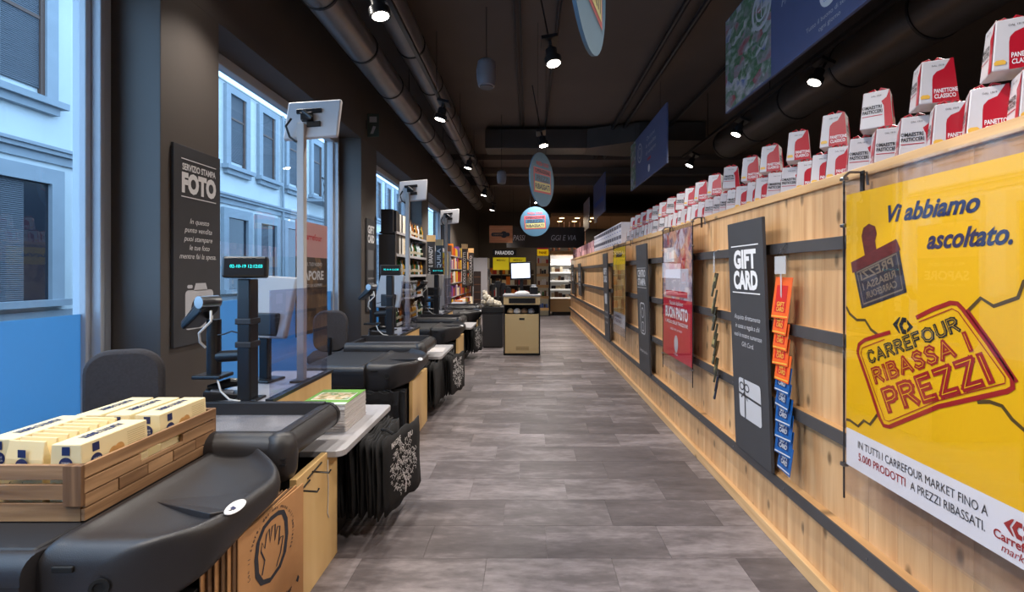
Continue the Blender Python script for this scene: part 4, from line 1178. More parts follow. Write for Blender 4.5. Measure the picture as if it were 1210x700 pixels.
# yellow food poster farther on
holder('clear acrylic holder on rods around the yellow food poster', 6.3, .60, .82, 1.17)
t = thing('food_poster', 'food poster with yellow top over amber picture, white band below', 'poster', (1.187, 6.3, .71), R(-90))
ob('sheet', MB().box(-.38, .38, -.002, .002, .80, 1.02), M('poster_lemon', (248, 208, 20), rough=.45), t)
ob('picture', MB().box(-.38, .38, -.002, .002, .17, .80), picture('amber_picture', [(90, 52, 20), (196, 132, 50), (226, 190, 120), (150, 90, 30), (236, 206, 150)], 5), t)
ob('white_band', MB().box(-.38, .38, -.002, .002, 0, .17), PRINTG, t)
add_letters(t, [('LA QUALITA', -.08, .10, .04, .5, .02), ('A PREZZI BASSI', -.08, .04, .04, .5, .02)], PRINTN, 'lettering', -.0045)
add_letters(t, [('Buona', 0, .9, .06, .4, .02, .3)], PRINTN, 'heading', -.0045)

# ---- strips of gift cards
MILK = M('milky_plastic', (214, 216, 220), rough=.25); MILK.node_tree.nodes['Principled BSDF'].inputs['Alpha'].default_value = .5
ORG = M('orange_card', (226, 96, 40), rough=.35); REDC = M('red_card', (196, 40, 36), rough=.35); BLUC = M('blue_card', (24, 84, 150), rough=.35, var=.15, scale=40); GOLD = M('gold_print', (222, 172, 70), rough=.4)
t = thing('hang_strip', 'clear hang strip hook holding orange and blue gift cards', 'hang strip', (XR - .085, 2.33, .68), R(-90))
ob('hook_plate', MB().box(-.05, .05, -.0015, .0015, .715, .80), MILK, t)
ob('wire_hook', MB().tube([(-.03, 0, .80), (0, 0, .83), (0, .03, .865), (.0, .035, .85)], .0016, 6).tube([(.03, 0, .80), (0, 0, .83)], .0016, 6), DARKM, t)
ob('strip', MB().box(-.006, .006, .003, .0045, -.02, .72), MILK, t)
for i in range(11):
    orange = i < 5
    z = (.50 if i == 0 else .50 - .002 - .074 * i + (.0 if orange else .02)) 
    hh = .20 if i == 0 else .125
    cz_ = z
    n_ = ('orange gift card, %s from the top of the hang strip' % ORD[i]) if orange else ('blue gift card, %s from the bottom of the hang strip' % ORD[10 - i])
    c = thing('gift_card', n_, 'gift card', (XR - .085 - .006, 2.33 + rnd.uniform(-.006, .006) - .004 * i, .68 + z), 0, 'gift cards on the hang strip', rot=(R(-7), R(rnd.uniform(-3, 3)) , R(-90 + rnd.uniform(-6, 6))))
    ob('card', MB().box(-.065, .065, -.0025, .0, 0, hh if i == 0 else .13), ORG if orange else BLUC, c, bev=.002)
    ob('card_panel', MB().flat([(-.045, .03), (.04, .03), (.04, hh - .04), (-.045, hh - .04)], -.0032), REDC if orange else M('navy_card', (18, 50, 100), rough=.3), c)
    b = MB(); letters(b, 'GIFT', 0, .06, .02, .06, -.004, .02); letters(b, 'CARD', 0, .035, .02, .06, -.004, .02); b.stroke([(-.06, .008), (.06, .012)], .006, -.0034)
    ob('card_lettering', b, GOLD if orange else PRINTG, c)
# edge-on strip of sachets
t = thing('hang_strip', 'narrow hang strip of dark sachets hooked on the top rail', 'hang strip', (XR - .085, 3.16, .60), R(-100))
ob('hook_plate', MB().box(-.02, .02, -.001, .001, .80, .91), MILK, t)
ob('wire_hook', MB().tube([(0, 0, .91), (0, 0, .935), (.02, .03, .95)], .0025, 6), STEEL, t)
SACH = M('olive_sachet', (66, 62, 42), rough=.35, var=.5, scale=60); SACH2 = M('blue_black_sachet', (40, 44, 62), rough=.35, var=.4, scale=60)
for i in range(14):
    c = thing('sachet', 'dark sachet on the narrow hang strip, %s from its hook' % ORD[i], 'sachet', (XR - .087 - .010 * (i % 2), 3.16 + rnd.uniform(-.01, .01) - .002 * i, .60 + .70 - .055 * i), 0, 'sachets on the narrow hang strip', rot=(R(-10), R(rnd.uniform(-6, 6)), R(-111 + rnd.uniform(-16, 16))))
    ob('packet', MB().box(-.03, .03, -.006, .006, 0, .10), SACH if i < 12 else SACH2, c, bev=.003)
    ob('packet_print', MB().flat([(-.02, .02), (.02, .02), (.02, .07), (-.02, .07)], -.0068), M('sachet_print', (150, 140, 96), rough=.4, var=.4, scale=80), c)

# ================================================================== panettone boxes on the partition
PANW = M('panettone_white', (196, 191, 194), rough=.35, var=.02)
PANR = M('panettone_red', (170, 22, 40), rough=.3)
BB, BT, BHH = .110, .086, .150
def face(mb, q):
    """lay a print drawn in (x, z) on side q of the tapering box"""
    a = R(90) * q
    def fn(x, y, z):
        k = z / BHH; d = BB / 2 + (BT - BB) / 2 * k + .0012 - y
        kx = 1 + (BT / BB - 1) * k
        px, py = x * kx, -d
        return (px * math.cos(a) - py * math.sin(a), px * math.sin(a) + py * math.cos(a), z)
    return mb.move(fn)
def pan_box(kind):
    t = thing('panettone_box', '', 'box', (0, 0, 0), 0, 'panettone boxes on the partition')
    h = BB / 2; k = BT / 2
    ob('carton', MB().add([(-h, -h, 0), (h, -h, 0), (h, h, 0), (-h, h, 0), (-k, -k, BHH), (k, -k, BHH), (k, k, BHH), (-k, k, BHH)], [(3, 2, 1, 0), (4, 5, 6, 7), (0, 1, 5, 4), (1, 2, 6, 5), (2, 3, 7, 6), (3, 0, 4, 7)]), PANW, t, bev=.004)
    for q in (0, 1, 3):
        if (q + kind) % 2 == 0:       # small red edge, dark words
            ob('red_print', face(MB().flat([(.028, .0), (h, .0), (h, BHH), (.04, .118), (.02, .105), (.024, .092), (.028, .085)], 0), q), PANR, t)
            ob('red_rule', face(MB().flat([(-.05, .048), (.022, .048), (.022, .051), (-.05, .051)], 0), q), PANR, t)
            ob('dark_lettering', face(letters(MB(), 'MAESTRI', -.010, .078, .013, .060, -.0008, .03), q), PRINTK, t)
            ob('dark_lettering', face(letters(MB(), 'PASTICCERI', -.014, .060, .013, .072, -.0008, .03), q), PRINTK, t)
            ob('cap_emblem', face(MB().stroke(circ(-.047, .085, .005, .005, 10), .002, -.0008, True), q), PRINTK, t)
        else:                          # large red panel, white words
            ob('red_print', face(MB().flat([(-.018, .0), (h, .0), (h, BHH), (.045, BHH), (.020, .116), (-.004, .108), (-.016, .095), (-.018, .08)], 0), q), PANR, t)
            ob('white_lettering', face(letters(MB(), 'PANETTONE', .021, .033, .014, .068, -.0008, .02), q), PRINTW, t)
            ob('white_lettering', face(letters(MB(), 'CLASSICO', .018, .014, .014, .060, -.0008, .02), q), PRINTW, t)
            ob('bread_emblem', face(MB().flat([(-.05, .016), (-.026, .016), (-.024, .024), (-.03, .03), (-.046, .03), (-.052, .024)], -.0004), q), GOLD, t)
        ob('small_lettering', face(letters(MB(), 'DAL 1919', 0, .126, .006, .04, -.0008, .0), q), PRINTK, t)
    ob('ribbon', MB().tube([(-.02, 0, BHH), (-.028, 0, BHH + .012), (-.012, .004, BHH + .018), (0, 0, BHH + .004), (.012, -.004, BHH + .018), (.028, 0, BHH + .012), (.02, 0, BHH)], .0045, 6), PANR, t, smooth=60)
    return t
protos = [pan_box(0), pan_box(1)]
used = [False, False]
def place_pan(x, y, z, rz, kind, label):
    o = protos[kind]
    if used[kind]: o = copy_tree(protos[kind])
    used[kind] = True
    o.location = (x, y, z); o.rotation_euler = (0, 0, rz); o['label'] = label
PR = random.Random(3)
y = 1.07; i = 0; low = []
while y < 6.75:
    a = PR.uniform(-40, -24)
    place_pan(XR + .115 + PR.uniform(-.008, .008), y, 1.811, R(a), PR.randrange(2), 'white and red panettone box, %s in the lower row from the yellow poster' % ordn(i))
    low.append(y); y += .139; i += 1
# upper row: each box rests on two lower ones
i = 0; k = 0
while k < len(low) - 1:
    yy = (low[k] + low[k + 1]) / 2
    if yy > 1.3:
        place_pan(XR + .122 + PR.uniform(-.01, .01), yy, 1.811 + BHH + .0195, R(PR.uniform(-42, -22)), PR.randrange(2), 'white and red panettone box stacked in the upper row, %s from the yellow poster' % ordn(i)); i += 1
    k += 2 if yy < 4.6 or PR.random() < .6 else 1
# grey-white cartons farther along, then pink packs
CW = M('grey_white_carton', (196, 196, 208), rough=.4); CK = M('carton_dark', (60, 60, 78), rough=.4); PK = M('pink_pack', (206, 160, 168), rough=.5, objrand=.25)
def carton(y, z, label):
    t = thing('sweet_carton', label, 'carton', (XR + .12, y, z), 0, 'grey cartons on the partition')
    ob('carton', MB().box(-.08, .08, -.095, .095, 0, .16), CW, t, bev=.003)
    ob('printed_band', MB().box(-.0815, -.08, -.08, .08, .085, .14), CK, t)
    ob('lettering_line', MB().box(-.082, -.0815, -.05, .03, .03, .045), PRINTB, t)
for lv in range(2):
    for q in range(14):
        carton(7.05 + q * .205, 1.811 + lv * .1605, 'grey-white carton with dark band, %s in the %s row beyond the panettone' % (ORD[q], ('lower', 'upper')[lv]))
for lv in range(2):
    for q in range(18):
        tag(ob('sweet_pack', MB().box(-.07, .07, -.07, .07, 0, .13), PK, None, loc=(XR + .12 + PR.uniform(-.01, .01), 10.05 + q * .25, 1.811 + lv * .1305), rot=(0, 0, R(PR.uniform(-9, 9))), bev=.006),
            'small pinkish pack, %s in the %s row at the far end of the partition' % (ORD[q], ('lower', 'upper')[lv]), 'pack', 'pink packs on the partition')
# ================================================================== hanging signs
NAVY = M('navy_sign', (88, 98, 136), rough=.45, var=.05)
def hang_cables(t, xs, z, top):
    for x in xs:
        ob('cable', MB().tube([(x, 0, z), (x, 0, top)], .0025, 5), CABLEM, t)
# big navy panels over the far side of the partition, facing the aisle
t = thing('hanging_sign', 'large navy hanging panel with picnic picture above the panettone boxes', 'hanging sign', (1.9, 3.25, 2.92), R(-90), 'navy hanging panels')
w, h = 2.75, .88
ob('panel', MB().box(-w / 2, w / 2, -.012, .012, 0, h), NAVY, t, bev=.003)
ob('picture', MB().flat([(-w / 2 + .01, .01), (-w / 2 + .87, .01), (-w / 2 + .87, h - .01), (-w / 2 + .01, h - .01)], -.0135), picture('picnic_picture', [(90, 96, 124), (160, 70, 72), (150, 144, 150), (76, 120, 80), (190, 186, 190), (90, 110, 160)], 7, (1, 1, 1.6)), t)
ob('round_emblem', MB().stroke(circ(-.66, .62, .15), .03, -.014, True).stroke(circ(-.66, .62, .09), .02, -.014, True).stroke([(-.72, .62), (-.60, .62)], .014, -.014).stroke([(-.66, .55), (-.66, .69)], .014, -.014), PRINTG, t)
add_letters(t, [('Qui trovi la', -.1, .72, .06, .5, .0, .2), ('qualita Filiera', -.1, .60, .06, .6, .0, .2), ('FAI', -.28, .46, .05, .14, .0, .2)], PRINTG, 'lettering', -.014)
ob('logo_disc', MB().flat(circ(.22, .26, .10), -.014), PRINTW, t)
c_logo(t, .22, .275, .055, -.0155, PRINTR, PRINTB)
add_letters(t, [('Carrefour', .22, .205, .02, .11, .0)], PRINTB, 'brand_lettering', -.0155)
add_letters(t, [('Tutto il buono di sempre', .22, .10, .03, .5, .0), ('ogni giorno', .22, .045, .03, .22, .0)], PRINTG, 'small_lettering', -.014)
hang_cables(t, (-1.0, 1.0), h, 4.149 - 2.92)
t = thing('hanging_sign', 'smaller navy hanging panel with pale lettering, second along the partition', 'hanging sign', (1.9, 7.75, 2.90), R(-90), 'navy hanging panels')
w, h = 2.3, .83
ob('panel', MB().box(-w / 2, w / 2, -.012, .012, 0, h), NAVY, t, bev=.003)
ob('picture', MB().flat([(-w / 2 + .01, .01), (-w / 2 + .42, .01), (-w / 2 + .42, h - .01), (-w / 2 + .01, h - .01)], -.0135), MATS['picnic_picture'], t)
ob('round_emblem', MB().stroke(circ(-.42, .52, .15), .03, -.014, True).stroke(circ(-.42, .52, .08), .02, -.014, True), PRINTG, t)
add_letters(t, [('Qui trovi', .3, .60, .06, .5, .0, .2), ('la qualita', .3, .49, .06, .6, .0, .2), ('di sempre', .3, .38, .06, .6, .0, .2)], PRINTG, 'lettering', -.014)
ob('logo_disc', MB().flat(circ(.2, .14, .06), -.014), PRINTW, t)
ob('red_mark', MB().flat([(.1, .27), (.32, .27), (.32, .31), (.1, .31)], -.014), PRINTR, t)
hang_cables(t, (-.8, .8), h, 4.149 - 2.90)
PALE = M('pale_sign', (168, 160, 172), rough=.5, var=.1)
for i, (x, y0, y1, z0, hh, m, lb) in enumerate(((1.85, 11.6, 13.6, 2.88, .95, NAVY, 'navy hanging panel, third along the partition'), (2.0, 14.05, 14.5, 2.88, .95, PALE, 'pale hanging panel behind the third navy one'),
                                             (1.9, 15.0, 16.5, 2.80, .95, PALE, 'pale hanging panel beyond the end of the partition'))):
    t = thing('hanging_sign', lb, 'hanging sign', (x, (y0 + y1) / 2, z0), R(-90), 'navy hanging panels')
    w = y1 - y0
    ob('panel', MB().box(-w / 2, w / 2, -.012, .012, 0, hh), m, t)
    ob('print_block', MB().flat([(-w * .4, .3), (w * .4, .3), (w * .4, .42), (-w * .4, .42)], -.0135), PRINTB if m is NAVY else M('mauve_print', (140, 110, 130)), t)
    hang_cables(t, (-w * .35, w * .35), hh, 4.149 - z0)

# round blue price discs
DISC = M('disc_blue', (76, 116, 146), rough=.5, var=.04)
def price_disc(x, y, z, rz, label, r=.30):
    t = thing('price_disc', label, 'hanging sign', (x, y, z), rz, 'round hanging signs')
    ob('disc', MB().prism(circ(0, 0, r, n=40), 'y', -.006, .006), DISC, t, smooth=30)
    for sgn in (1, -1):
        def F(m): return m if sgn == 1 else m.move(lambda x, y, z: (-x, -y, z))
        ob('red_frame', F(MB().flat(rot_pts([(-.215, -.15), (.215, -.15), (.215, .12), (-.215, .12)], 0, 0, R(3)), -.0075)), M('disc_red', (186, 84, 92), rough=.5), t)
        ob('blue_block', F(MB().flat(rot_pts([(-.195, -.03), (.195, -.03), (.195, .05), (-.195, .05)], 0, 0, R(3)), -.009)), M('disc_teal', (60, 110, 140), rough=.5), t)
        ob('yellow_block', F(MB().flat(rot_pts([(-.195, -.13), (.195, -.13), (.195, -.035), (-.195, -.035)], 0, 0, R(3)), -.009)), M('disc_yellow', (196, 190, 130), rough=.5), t)
        b = MB(); letters(b, 'OPERAZIONE', 0, .065, .042, .37, -.010, .02, 0, R(3)); letters(b, 'PREZZI', 0, -.02, .055, .3, -.010, .03, 0, R(3)); letters(b, 'RIBASSATI', 0, -.11, .055, .36, -.010, .03, 0, R(3))
        ob('lettering', F(b), M('disc_ink', (58, 62, 84), rough=.5), t)
        b = MB(); letters(b, 'INIZIA OGGI', 0, .15, .04, .3, -.009, .02, 0, R(3)); ob('top_lettering', F(b), MATS['disc_red'], t)
    ob('cable', MB().tube([(-.1, 0, r * .9), (-.1, 0, 4.149 - z)], .002, 5).tube([(.1, 0, r * .9), (.1, 0, 4.149 - z)], .002, 5), CABLEM, t)
price_disc(.19, 1.55, 2.42, R(71), 'round blue hanging sign seen almost edge-on above the aisle')
price_disc(.155, 5.4, 2.44, R(62), 'round blue hanging sign turned aside, in front of the flat round one')
price_disc(.14, 9.8, 2.44, R(4), 'round blue hanging sign facing the aisle before the dark header')

# hanging loudspeakers
def speaker(x, y, z, label, s=1.0):
    t = thing('hanging_speaker', label, 'speaker', (x, y, z), 0, 'hanging loudspeakers')
    ob('shell', MB().lathe([(.06 * s, 0), (.085 * s, .01 * s), (.10 * s, .08 * s), (.105 * s, .18 * s), (.09 * s, .26 * s), (.05 * s, .29 * s)], 20), M('speaker_grey', (120, 118, 124), rough=.5), t, smooth=40)
    ob('grille', MB().lathe([(.07 * s, -.004), (.07 * s, .004)], 18), M('grille_grey', (80, 80, 84), rough=.6), t)
    ob('cable', MB().tube([(0, 0, .28 * s), (0, 0, 4.149 - z)], .004, 6), CABLEM, t)
speaker(-.43, 5.0, 3.32, 'pale barrel loudspeaker hung over the middle of the aisle')
speaker(-.46, 8.4, 2.95, 'pale barrel loudspeaker hung before the round signs', .8)
# exit sign on the beam
t = thing('exit_sign', 'small flag-mounted emergency exit sign on the beam above the second pier', 'sign', (XW + .07, 6.75, 3.30), 0)
ob('plate', MB().box(-.06, .10, -.008, .008, 0, .32), M('exit_dark', (70, 86, 80), rough=.5), t)
ob('pictogram', MB().flat([(-.03, .20), (.07, .20), (.07, .28), (-.03, .28)], -.009).flat([(-.02, .04), (.02, .04), (.06, .14), (.02, .15)], -.009), PRINTG, t)
ob('bracket', MB().box(-.07, -.06, -.03, .03, .1, .22), BLACKG, t)

# window poster in the second bay
t = thing('window_poster', 'tall poster with pink top and dark lower part hung in the second shop window', 'poster', (XG + .09, 5.63, .70), R(90))
ob('sheet', MB().box(-.41, .41, -.002, .002, 0, .88), picture('herb_picture', [(52, 46, 44), (74, 64, 58), (60, 52, 48), (120, 96, 70), (66, 58, 54)], 6), t)
ob('pink_top', MB().box(-.41, .41, -.002, .002, .88, 1.28), M('poster_pink', (186, 140, 140), rough=.6), t)
add_letters(t, [('PER IL TUO NUOVO', 0, .78, .04, .5, .0), ('SAPORE', 0, .62, .10, .6, .03), ('TUTTO DA SCOPRIRE', 0, .54, .03, .5, .0)], PRINTG, 'lettering', -.003)
add_letters(t, [('Carrefour', 0, 1.08, .07, .5, .02)], PRINTR, 'brand_lettering', -.003)
hang_cables(t, (-.3, .3), 1.28, 3.22 - .70)

# ================================================================== self-service kiosk in the aisle
t = thing('pay_kiosk', 'birch self-service kiosk with open shelf and small drawer', 'kiosk', (-.105, 8.2, 0))
KB = M('kiosk_birch', (214, 186, 136), rough=.4)
ob('side_panel', MB().box(-.31, -.29, 0, .5, 0, 1.0), BLACKG, t); ob('side_panel', MB().box(.29, .31, 0, .5, 0, 1.0), BLACKG, t)
ob('base', MB().box(-.31, .31, 0, .5, 0, .03), BLACKG, t)
d_ = ob('door', MB().box(-.285, .285, -.012, .012, .035, .70), KB, t, bev=.003)
ob('door_lock', MB().box(-.045, .045, -.016, -.012, .60, .635), BLACKG, d_)
for q in range(4): ob('vent_slot', MB().box(-.10, .12, -.0135, -.012, .09 + q * .018, .097 + q * .018), M('vent_tan', (150, 122, 80)), d_)
ob('inner_shelf', MB().box(-.29, .29, .02, .48, .69, .70), BLACKG, t); ob('back_panel', MB().box(-.29, .29, .48, .5, .03, 1.0), BLACKG, t)
f_ = ob('fascia', MB().box(-.31, .31, -.01, .02, .86, 1.0), KB, t)
dr = ob('drawer', MB().box(-.22, .23, -.02, -.01, .885, .97), BLACKG, f_); 
ob('worktop', MB().box(-.32, .32, -.03, .52, 1.0, 1.03), GREYT, t, bev=.004)
for i, (x, m) in enumerate(((-.2, 'beige'), (-.08, 'white'), (.04, 'brown'), (.16, 'grey'))):
    tag(ob('crumpled_bag', MB().lathe([(.04, 0), (.06, .02), (.05, .06), (.02, .09)], 9).move(lambda a, b, c: (a * (1 + .2 * math.sin(9 * b + i)), b, c + .1 * a * math.sin(7 * a))),
        M('crumple_' + m, {'beige': (190, 160, 120), 'white': (210, 205, 200), 'brown': (120, 90, 66), 'grey': (130, 126, 128)}[m], rough=.7), None, loc=(-.105 + x, 8.3, .701)), 'crumpled %s bag on the inner shelf of the kiosk' % m, 'bag', 'bags inside the kiosk')
m_ = thing('kiosk_screen', 'lit white touch screen on a stand above the kiosk', 'screen', (-.115, 8.42, 1.03))
ob('stand', MB().box(-.03, .03, 0, .03, 0, .3).box(-.10, .10, -.06, .08, 0, .015), BLACKG, m_)
bz = ob('bezel', MB().box(-.185, .185, -.03, .0, .25, .56), BLACKG, m_, rot=(0, R(-2), 0), bev=.006)
ob('screen', MB().box(-.160, .160, -.032, -.03, .28, .535), glow('screen_white', (226, 236, 255), 1.25), bz)
t = thing('card_printer', 'small black receipt printer beside the kiosk screen', 'printer', (.10, 8.40, 1.03))
ob('housing', MB().box(-.07, .07, -.06, .08, 0, .13), BLACKG, t, bev=.01); ob('paper_slip', MB().box(-.04, .04, -.0, .003, .13, .17), PRINTW, t)
tag(ob('paper_roll_heap', MB().lathe([(.10, 0), (.11, .02), (.08, .045), (.03, .06)], 10).move(lambda a, b, c: (a * 1.2, b * .6, c)), PRINTW, None, loc=(-.1, 8.32, 1.031)), 'white heap of paper slips in front of the kiosk screen', 'paper')
t = thing('dark_cabinet', 'low charcoal cabinet standing beside the kiosk', 'cabinet', (-.66, 9.0, 0))
ob('body', MB().box(-.19, .19, 0, .9, .02, .66), M('charcoal_board', (58, 56, 58), rough=.5), t); ob('top', MB().box(-.2, .2, -.01, .92, .66, .76), PLINTH, t, bev=.005); ob('plinth', MB().box(-.17, .17, .02, .88, 0, .02), PLINTH, t)
t = thing('bag_bundle', 'bundle of cream plastic carrier bags draped over the charcoal cabinet', 'bag bundle', (-.68, 9.05, .761))
CRP = M('cream_plastic', (214, 204, 186), rough=.4, var=.1, scale=20)
for q, (x, y_, z, r_) in enumerate(((-.14, .06, .26, .05), (-.10, .03, .18, .07), (-.13, .05, .09, .075), (-.02, 0, .10, .08), (.07, .03, .06, .065), (.13, .05, .05, .055), (-.05, .1, .05, .08))):
    m = MB().lathe([(.25, -.95), (.7, -.7), (1, -.2), (.9, .3), (.6, .75), (.2, .95)], 11)
    m.move(lambda a, b2, c2: (x + r_ * a * (1 + .22 * math.sin(5 * c2 + 3 * b2 + q)), y_ + r_ * .8 * b2 * (1 + .2 * math.sin(6 * a + q)), max(.0, z + r_ * 1.15 * c2 * (1 + .15 * math.sin(7 * a + q)))))
    ob('bag_fold', m, CRP, t)
t = thing('till_stand', 'cluster of black register stands with screens behind the charcoal cabinet', 'register', (-.58, 9.55, .761))
for q, (x, hh) in enumerate(((-.12, .42), (-.02, .48), (.08, .44), (.18, .36))):
    ob('stand_post', MB().box(x - .025, x + .025, q * .05, q * .05 + .05, 0, hh), BLACKG, t, bev=.006)
    ob('stand_head', MB().box(x - .05, x + .05, q * .05 - .03, q * .05 + .02, hh - .12, hh), BLACKG, t, rot=(R(-6), 0, 0), bev=.006)
ob('tube_arm', MB().tube([(-.19, -.1, .5), (-.15, -.1, .62), (-.20, -.1, .72), (-.16, -.08, .40)], .016, 8), STEEL, t, smooth=50)

# ================================================================== far end of the shop
t = thing('header_board', 'long black header board with pale lettering across the far end', 'sign', (.45, 14.6, 2.16))
ob('panel', MB().box(-1.1, 1.25, 0, .06, 0, .62), M('header_black', (46, 43, 42), rough=.6), t)
ob('lettering', letters(MB(), 'PASSI', -.72, .22, .16, .36, -.004, .0, .2), PRINTG, t); ob('lettering', letters(MB(), 'GGI E VIA', .62, .22, .16, .75, -.004, .0, .2), PRINTG, t); hang_cables(t, (-.9, 1.0), .62, 4.149 - 2.16)
t = thing('wooden_sign', 'square wooden hanging sign with black pill-shaped logo', 'sign', (-.73, 13.0, 2.21))
ob('panel', MB().box(-.31, .31, 0, .03, 0, .46), wood('sign_wood', (196, 132, 86), (166, 104, 62), 'x', knots=False), t)
ob('logo', MB().flat(rrect(-.26, .24, .17, .27, .045), -.002).flat(circ(.08, .22, .09), -.0022), PRINTK, t)
b = MB(); letters(b, 'CARREFOUR', -.08, .2, .04, .26, -.004, .0); ob('lettering', b, M('sign_tan', (180, 130, 90)), t); hang_cables(t, (-.25, .25), .46, 4.149 - 2.21)
for i, x in enumerate((-.92, -.35)):
    t = thing('menu_sign', 'yellow illuminated board below the PARADISO letters, %s' % ('beside the white fridge end' if i == 0 else 'behind the kiosk screen'), 'sign', (x, 16.4, 1.50), 0, 'yellow boards')
    ob('board', MB().box(-.27, .27, 0, .04, 0, .42), M('board_yellow', (232, 208, 30), rough=.5, emis=.35), t)
    ob('post', MB().box(-.02, .02, .04, .08, -1.5, .42), BLACKG, t)
    b = MB(); letters(b, 'MENU', 0, .3, .06, .3, -.002, .02); ob('lettering', b, M('board_olive', (150, 130, 20)), t)
t = thing('letter_sign', 'white letters PARADISO above the yellow boards', 'sign', (-.80, 16.35, 2.02))
b = MB(); letters(b, 'PARADISO', 0, 0, .12, .62, 0, .015); ob('letters', b, M('letter_white', (226, 224, 224), emis=.5), t); ob('backing', MB().box(-.4, .4, .01, .03, -.03, .17), BLACKG, t); hang_cables(t, (-.3, .3), .17, 4.149 - 2.02)
t = thing('promo_board', 'red over yellow promotional board beyond the header board', 'sign', (.50, 16.4, 1.98))
ob('red_half', MB().box(-.19, .19, 0, .03, .22, .46), M('promo_red', (170, 30, 60), emis=.2), t); ob('yellow_half', MB().box(-.19, .19, 0, .03, 0, .22), M('promo_yellow', (240, 190, 20), emis=.5), t)
b = MB(); letters(b, 'PANE', 0, .06, .09, .26, -.003, .03); ob('lettering', b, M('promo_ink', (190, 130, 10)), t); hang_cables(t, (-.15, .15), .46, 4.149 - 1.98)
t = thing('dark_sign', 'dark sign with red stripe hung beyond the partition', 'sign', (2.62, 16.8, 2.2)); 
ob('panel', MB().box(-.32, .32, 0, .03, 0, .36), BLACKG, t); ob('red_stripe', MB().box(-.3, .3, -.003, 0, .04, .17), M('stripe_red', (190, 50, 40), emis=.3), t)
b = MB(); letters(b, 'Gastro', 0, .22, .08, .4, -.003, .02); ob('lettering', b, PRINTG, t); hang_cables(t, (-.25, .25), .36, 3.349 - 2.2)
# warm coffered ceiling of the far department with downlights
t = thing('canopy', 'warm timber canopy with downlights over the far department', 'canopy', (2.4, 18.6, 3.35))
ob('slab', MB().box(-1.6, 3.2, -2.0, 2.8, 0, .1), M('canopy_wood', (150, 116, 80), rough=.6), t)
dl = glow('downlight_warm', (255, 214, 150), 9.0)
for q in range(6):
    ob('downlight', MB().lathe([(.09, -.006), (.09, .0)], 14), dl, t, loc=(-1.2 + .55 * (q % 3), -1.4 + (q // 3) * 1.1, 0))
hang_cables(t, (-1.5, 1.5, 3.0), .1, 4.149 - 3.35)
l_ = bpy.data.lights.new('far_department', 'AREA'); l_.energy = 160; l_.shape = 'RECTANGLE'; l_.size = 2.5; l_.size_y = 2.5; l_.color = (1, .82, .6)
lo = bpy.data.objects.new('downlight_pool', l_); COL.objects.link(lo); lo.parent = t; lo.location = (0, 0, -.03)
for q in range(7):
    tag(ob('hanging_ham', MB().lathe([(.012, 0), (.05, .05), (.055, .2), (.03, .42), (.012, .5), (.004, .51), (.004, 3.349 - 2.1 - .12 * (q % 3))], 10), M('ham_brown', (120, 74, 56), rough=.6, objrand=.3), None, loc=(.95 + q * .2, 18.2, 2.1 + .12 * (q % 3))), 'brown cured sausage hung in the far department, %s from the promotional board' % ORD[q], 'sausage', 'hanging cured meats')

PKC = {n: M('pack_' + n, c, rough=.4, var=.12, scale=30) for n, c in dict(white=(226, 222, 214), red=(186, 40, 40), orange=(226, 124, 36), yellow=(236, 196, 40), purple=(120, 70, 140), brown=(110, 74, 52), green=(70, 110, 60), black=(44, 42, 44), blue=(60, 90, 150), pink=(222, 150, 160), cream=(232, 214, 180)).items()}
BR = random.Random(21)
def pack_row(xa, ya, xb, yb, z, depth, names, hmin, hmax, wmin, wmax, where, cat='packet', group=None):
    """upright packs set side by side along a shelf from a to b"""
    a = Vector((xa, ya)); d = Vector((xb - xa, yb - ya)); L = d.length; d.normalize(); ang = math.atan2(d.y, d.x)
    s_ = 0.02
    while s_ < L - .05:
        w = BR.uniform(wmin, wmax); nme = BR.choice(names); hh = BR.uniform(hmin, hmax)
        if s_ + w > L: break
        p = a + d * (s_ + w / 2)
        o = ob('packet' if cat == 'packet' else cat, MB().box(-w / 2 + .004, w / 2 - .004, -depth / 2, depth / 2, 0, hh), PKC[nme], None, loc=(p.x, p.y, z), rot=(0, 0, ang))
        tag(o, '%s %s standing on %s' % (nme, cat, where), cat, group or '%s packs on %s' % (nme, where))
        s_ += w
SHELFK = M('shelf_black', (46, 44, 46), rough=.5); SHELFW = M('shelf_wood', (206, 164, 108), rough=.5); SHELFG = M('shelf_grey', (170, 168, 172), rough=.5)
# open chiller with lit white shelves at the end of the partition
t = thing('chiller', 'open chiller with bright white shelves beyond the end of the partition', 'chiller', (1.35, 15.9, 0))
ob('base', MB().box(-.62, .7, 0, .8, .12, .55), SHELFW, t); ob('feet', MB().box(-.55, .65, .1, .7, 0, .12), BLACKG, t)
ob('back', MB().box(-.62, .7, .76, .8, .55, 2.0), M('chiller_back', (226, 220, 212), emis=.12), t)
ob('side_wall', MB().box(-.66, -.62, 0, .8, 0, 2.0), SHELFK, t); ob('side_wall', MB().box(.7, .74, 0, .8, 0, 2.0), SHELFK, t)
ob('canopy', MB().box(-.66, .74, 0, .8, 2.0, 2.12), SHELFW, t)
for q, z in enumerate((.56, .84, 1.12, 1.40, 1.68)):
    sf = ob('shelf', MB().box(-.62, .7, .06 + .06 * q, .76, z, z + .02), M('chiller_shelf', (236, 234, 230), rough=.4), t)
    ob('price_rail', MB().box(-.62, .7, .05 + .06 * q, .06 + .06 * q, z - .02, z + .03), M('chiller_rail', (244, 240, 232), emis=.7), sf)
    pack_row(.75, 16.02 + .06 * q, 2.0, 16.02 + .06 * q, z + .021, .10, ['black', 'brown', 'white', 'cream'] if q < 4 else ['pink', 'red', 'cream', 'white'], .10, .20, .09, .17, 'the %s chiller shelf from the bottom' % ORD[q], 'packet', 'packs in the chiller')
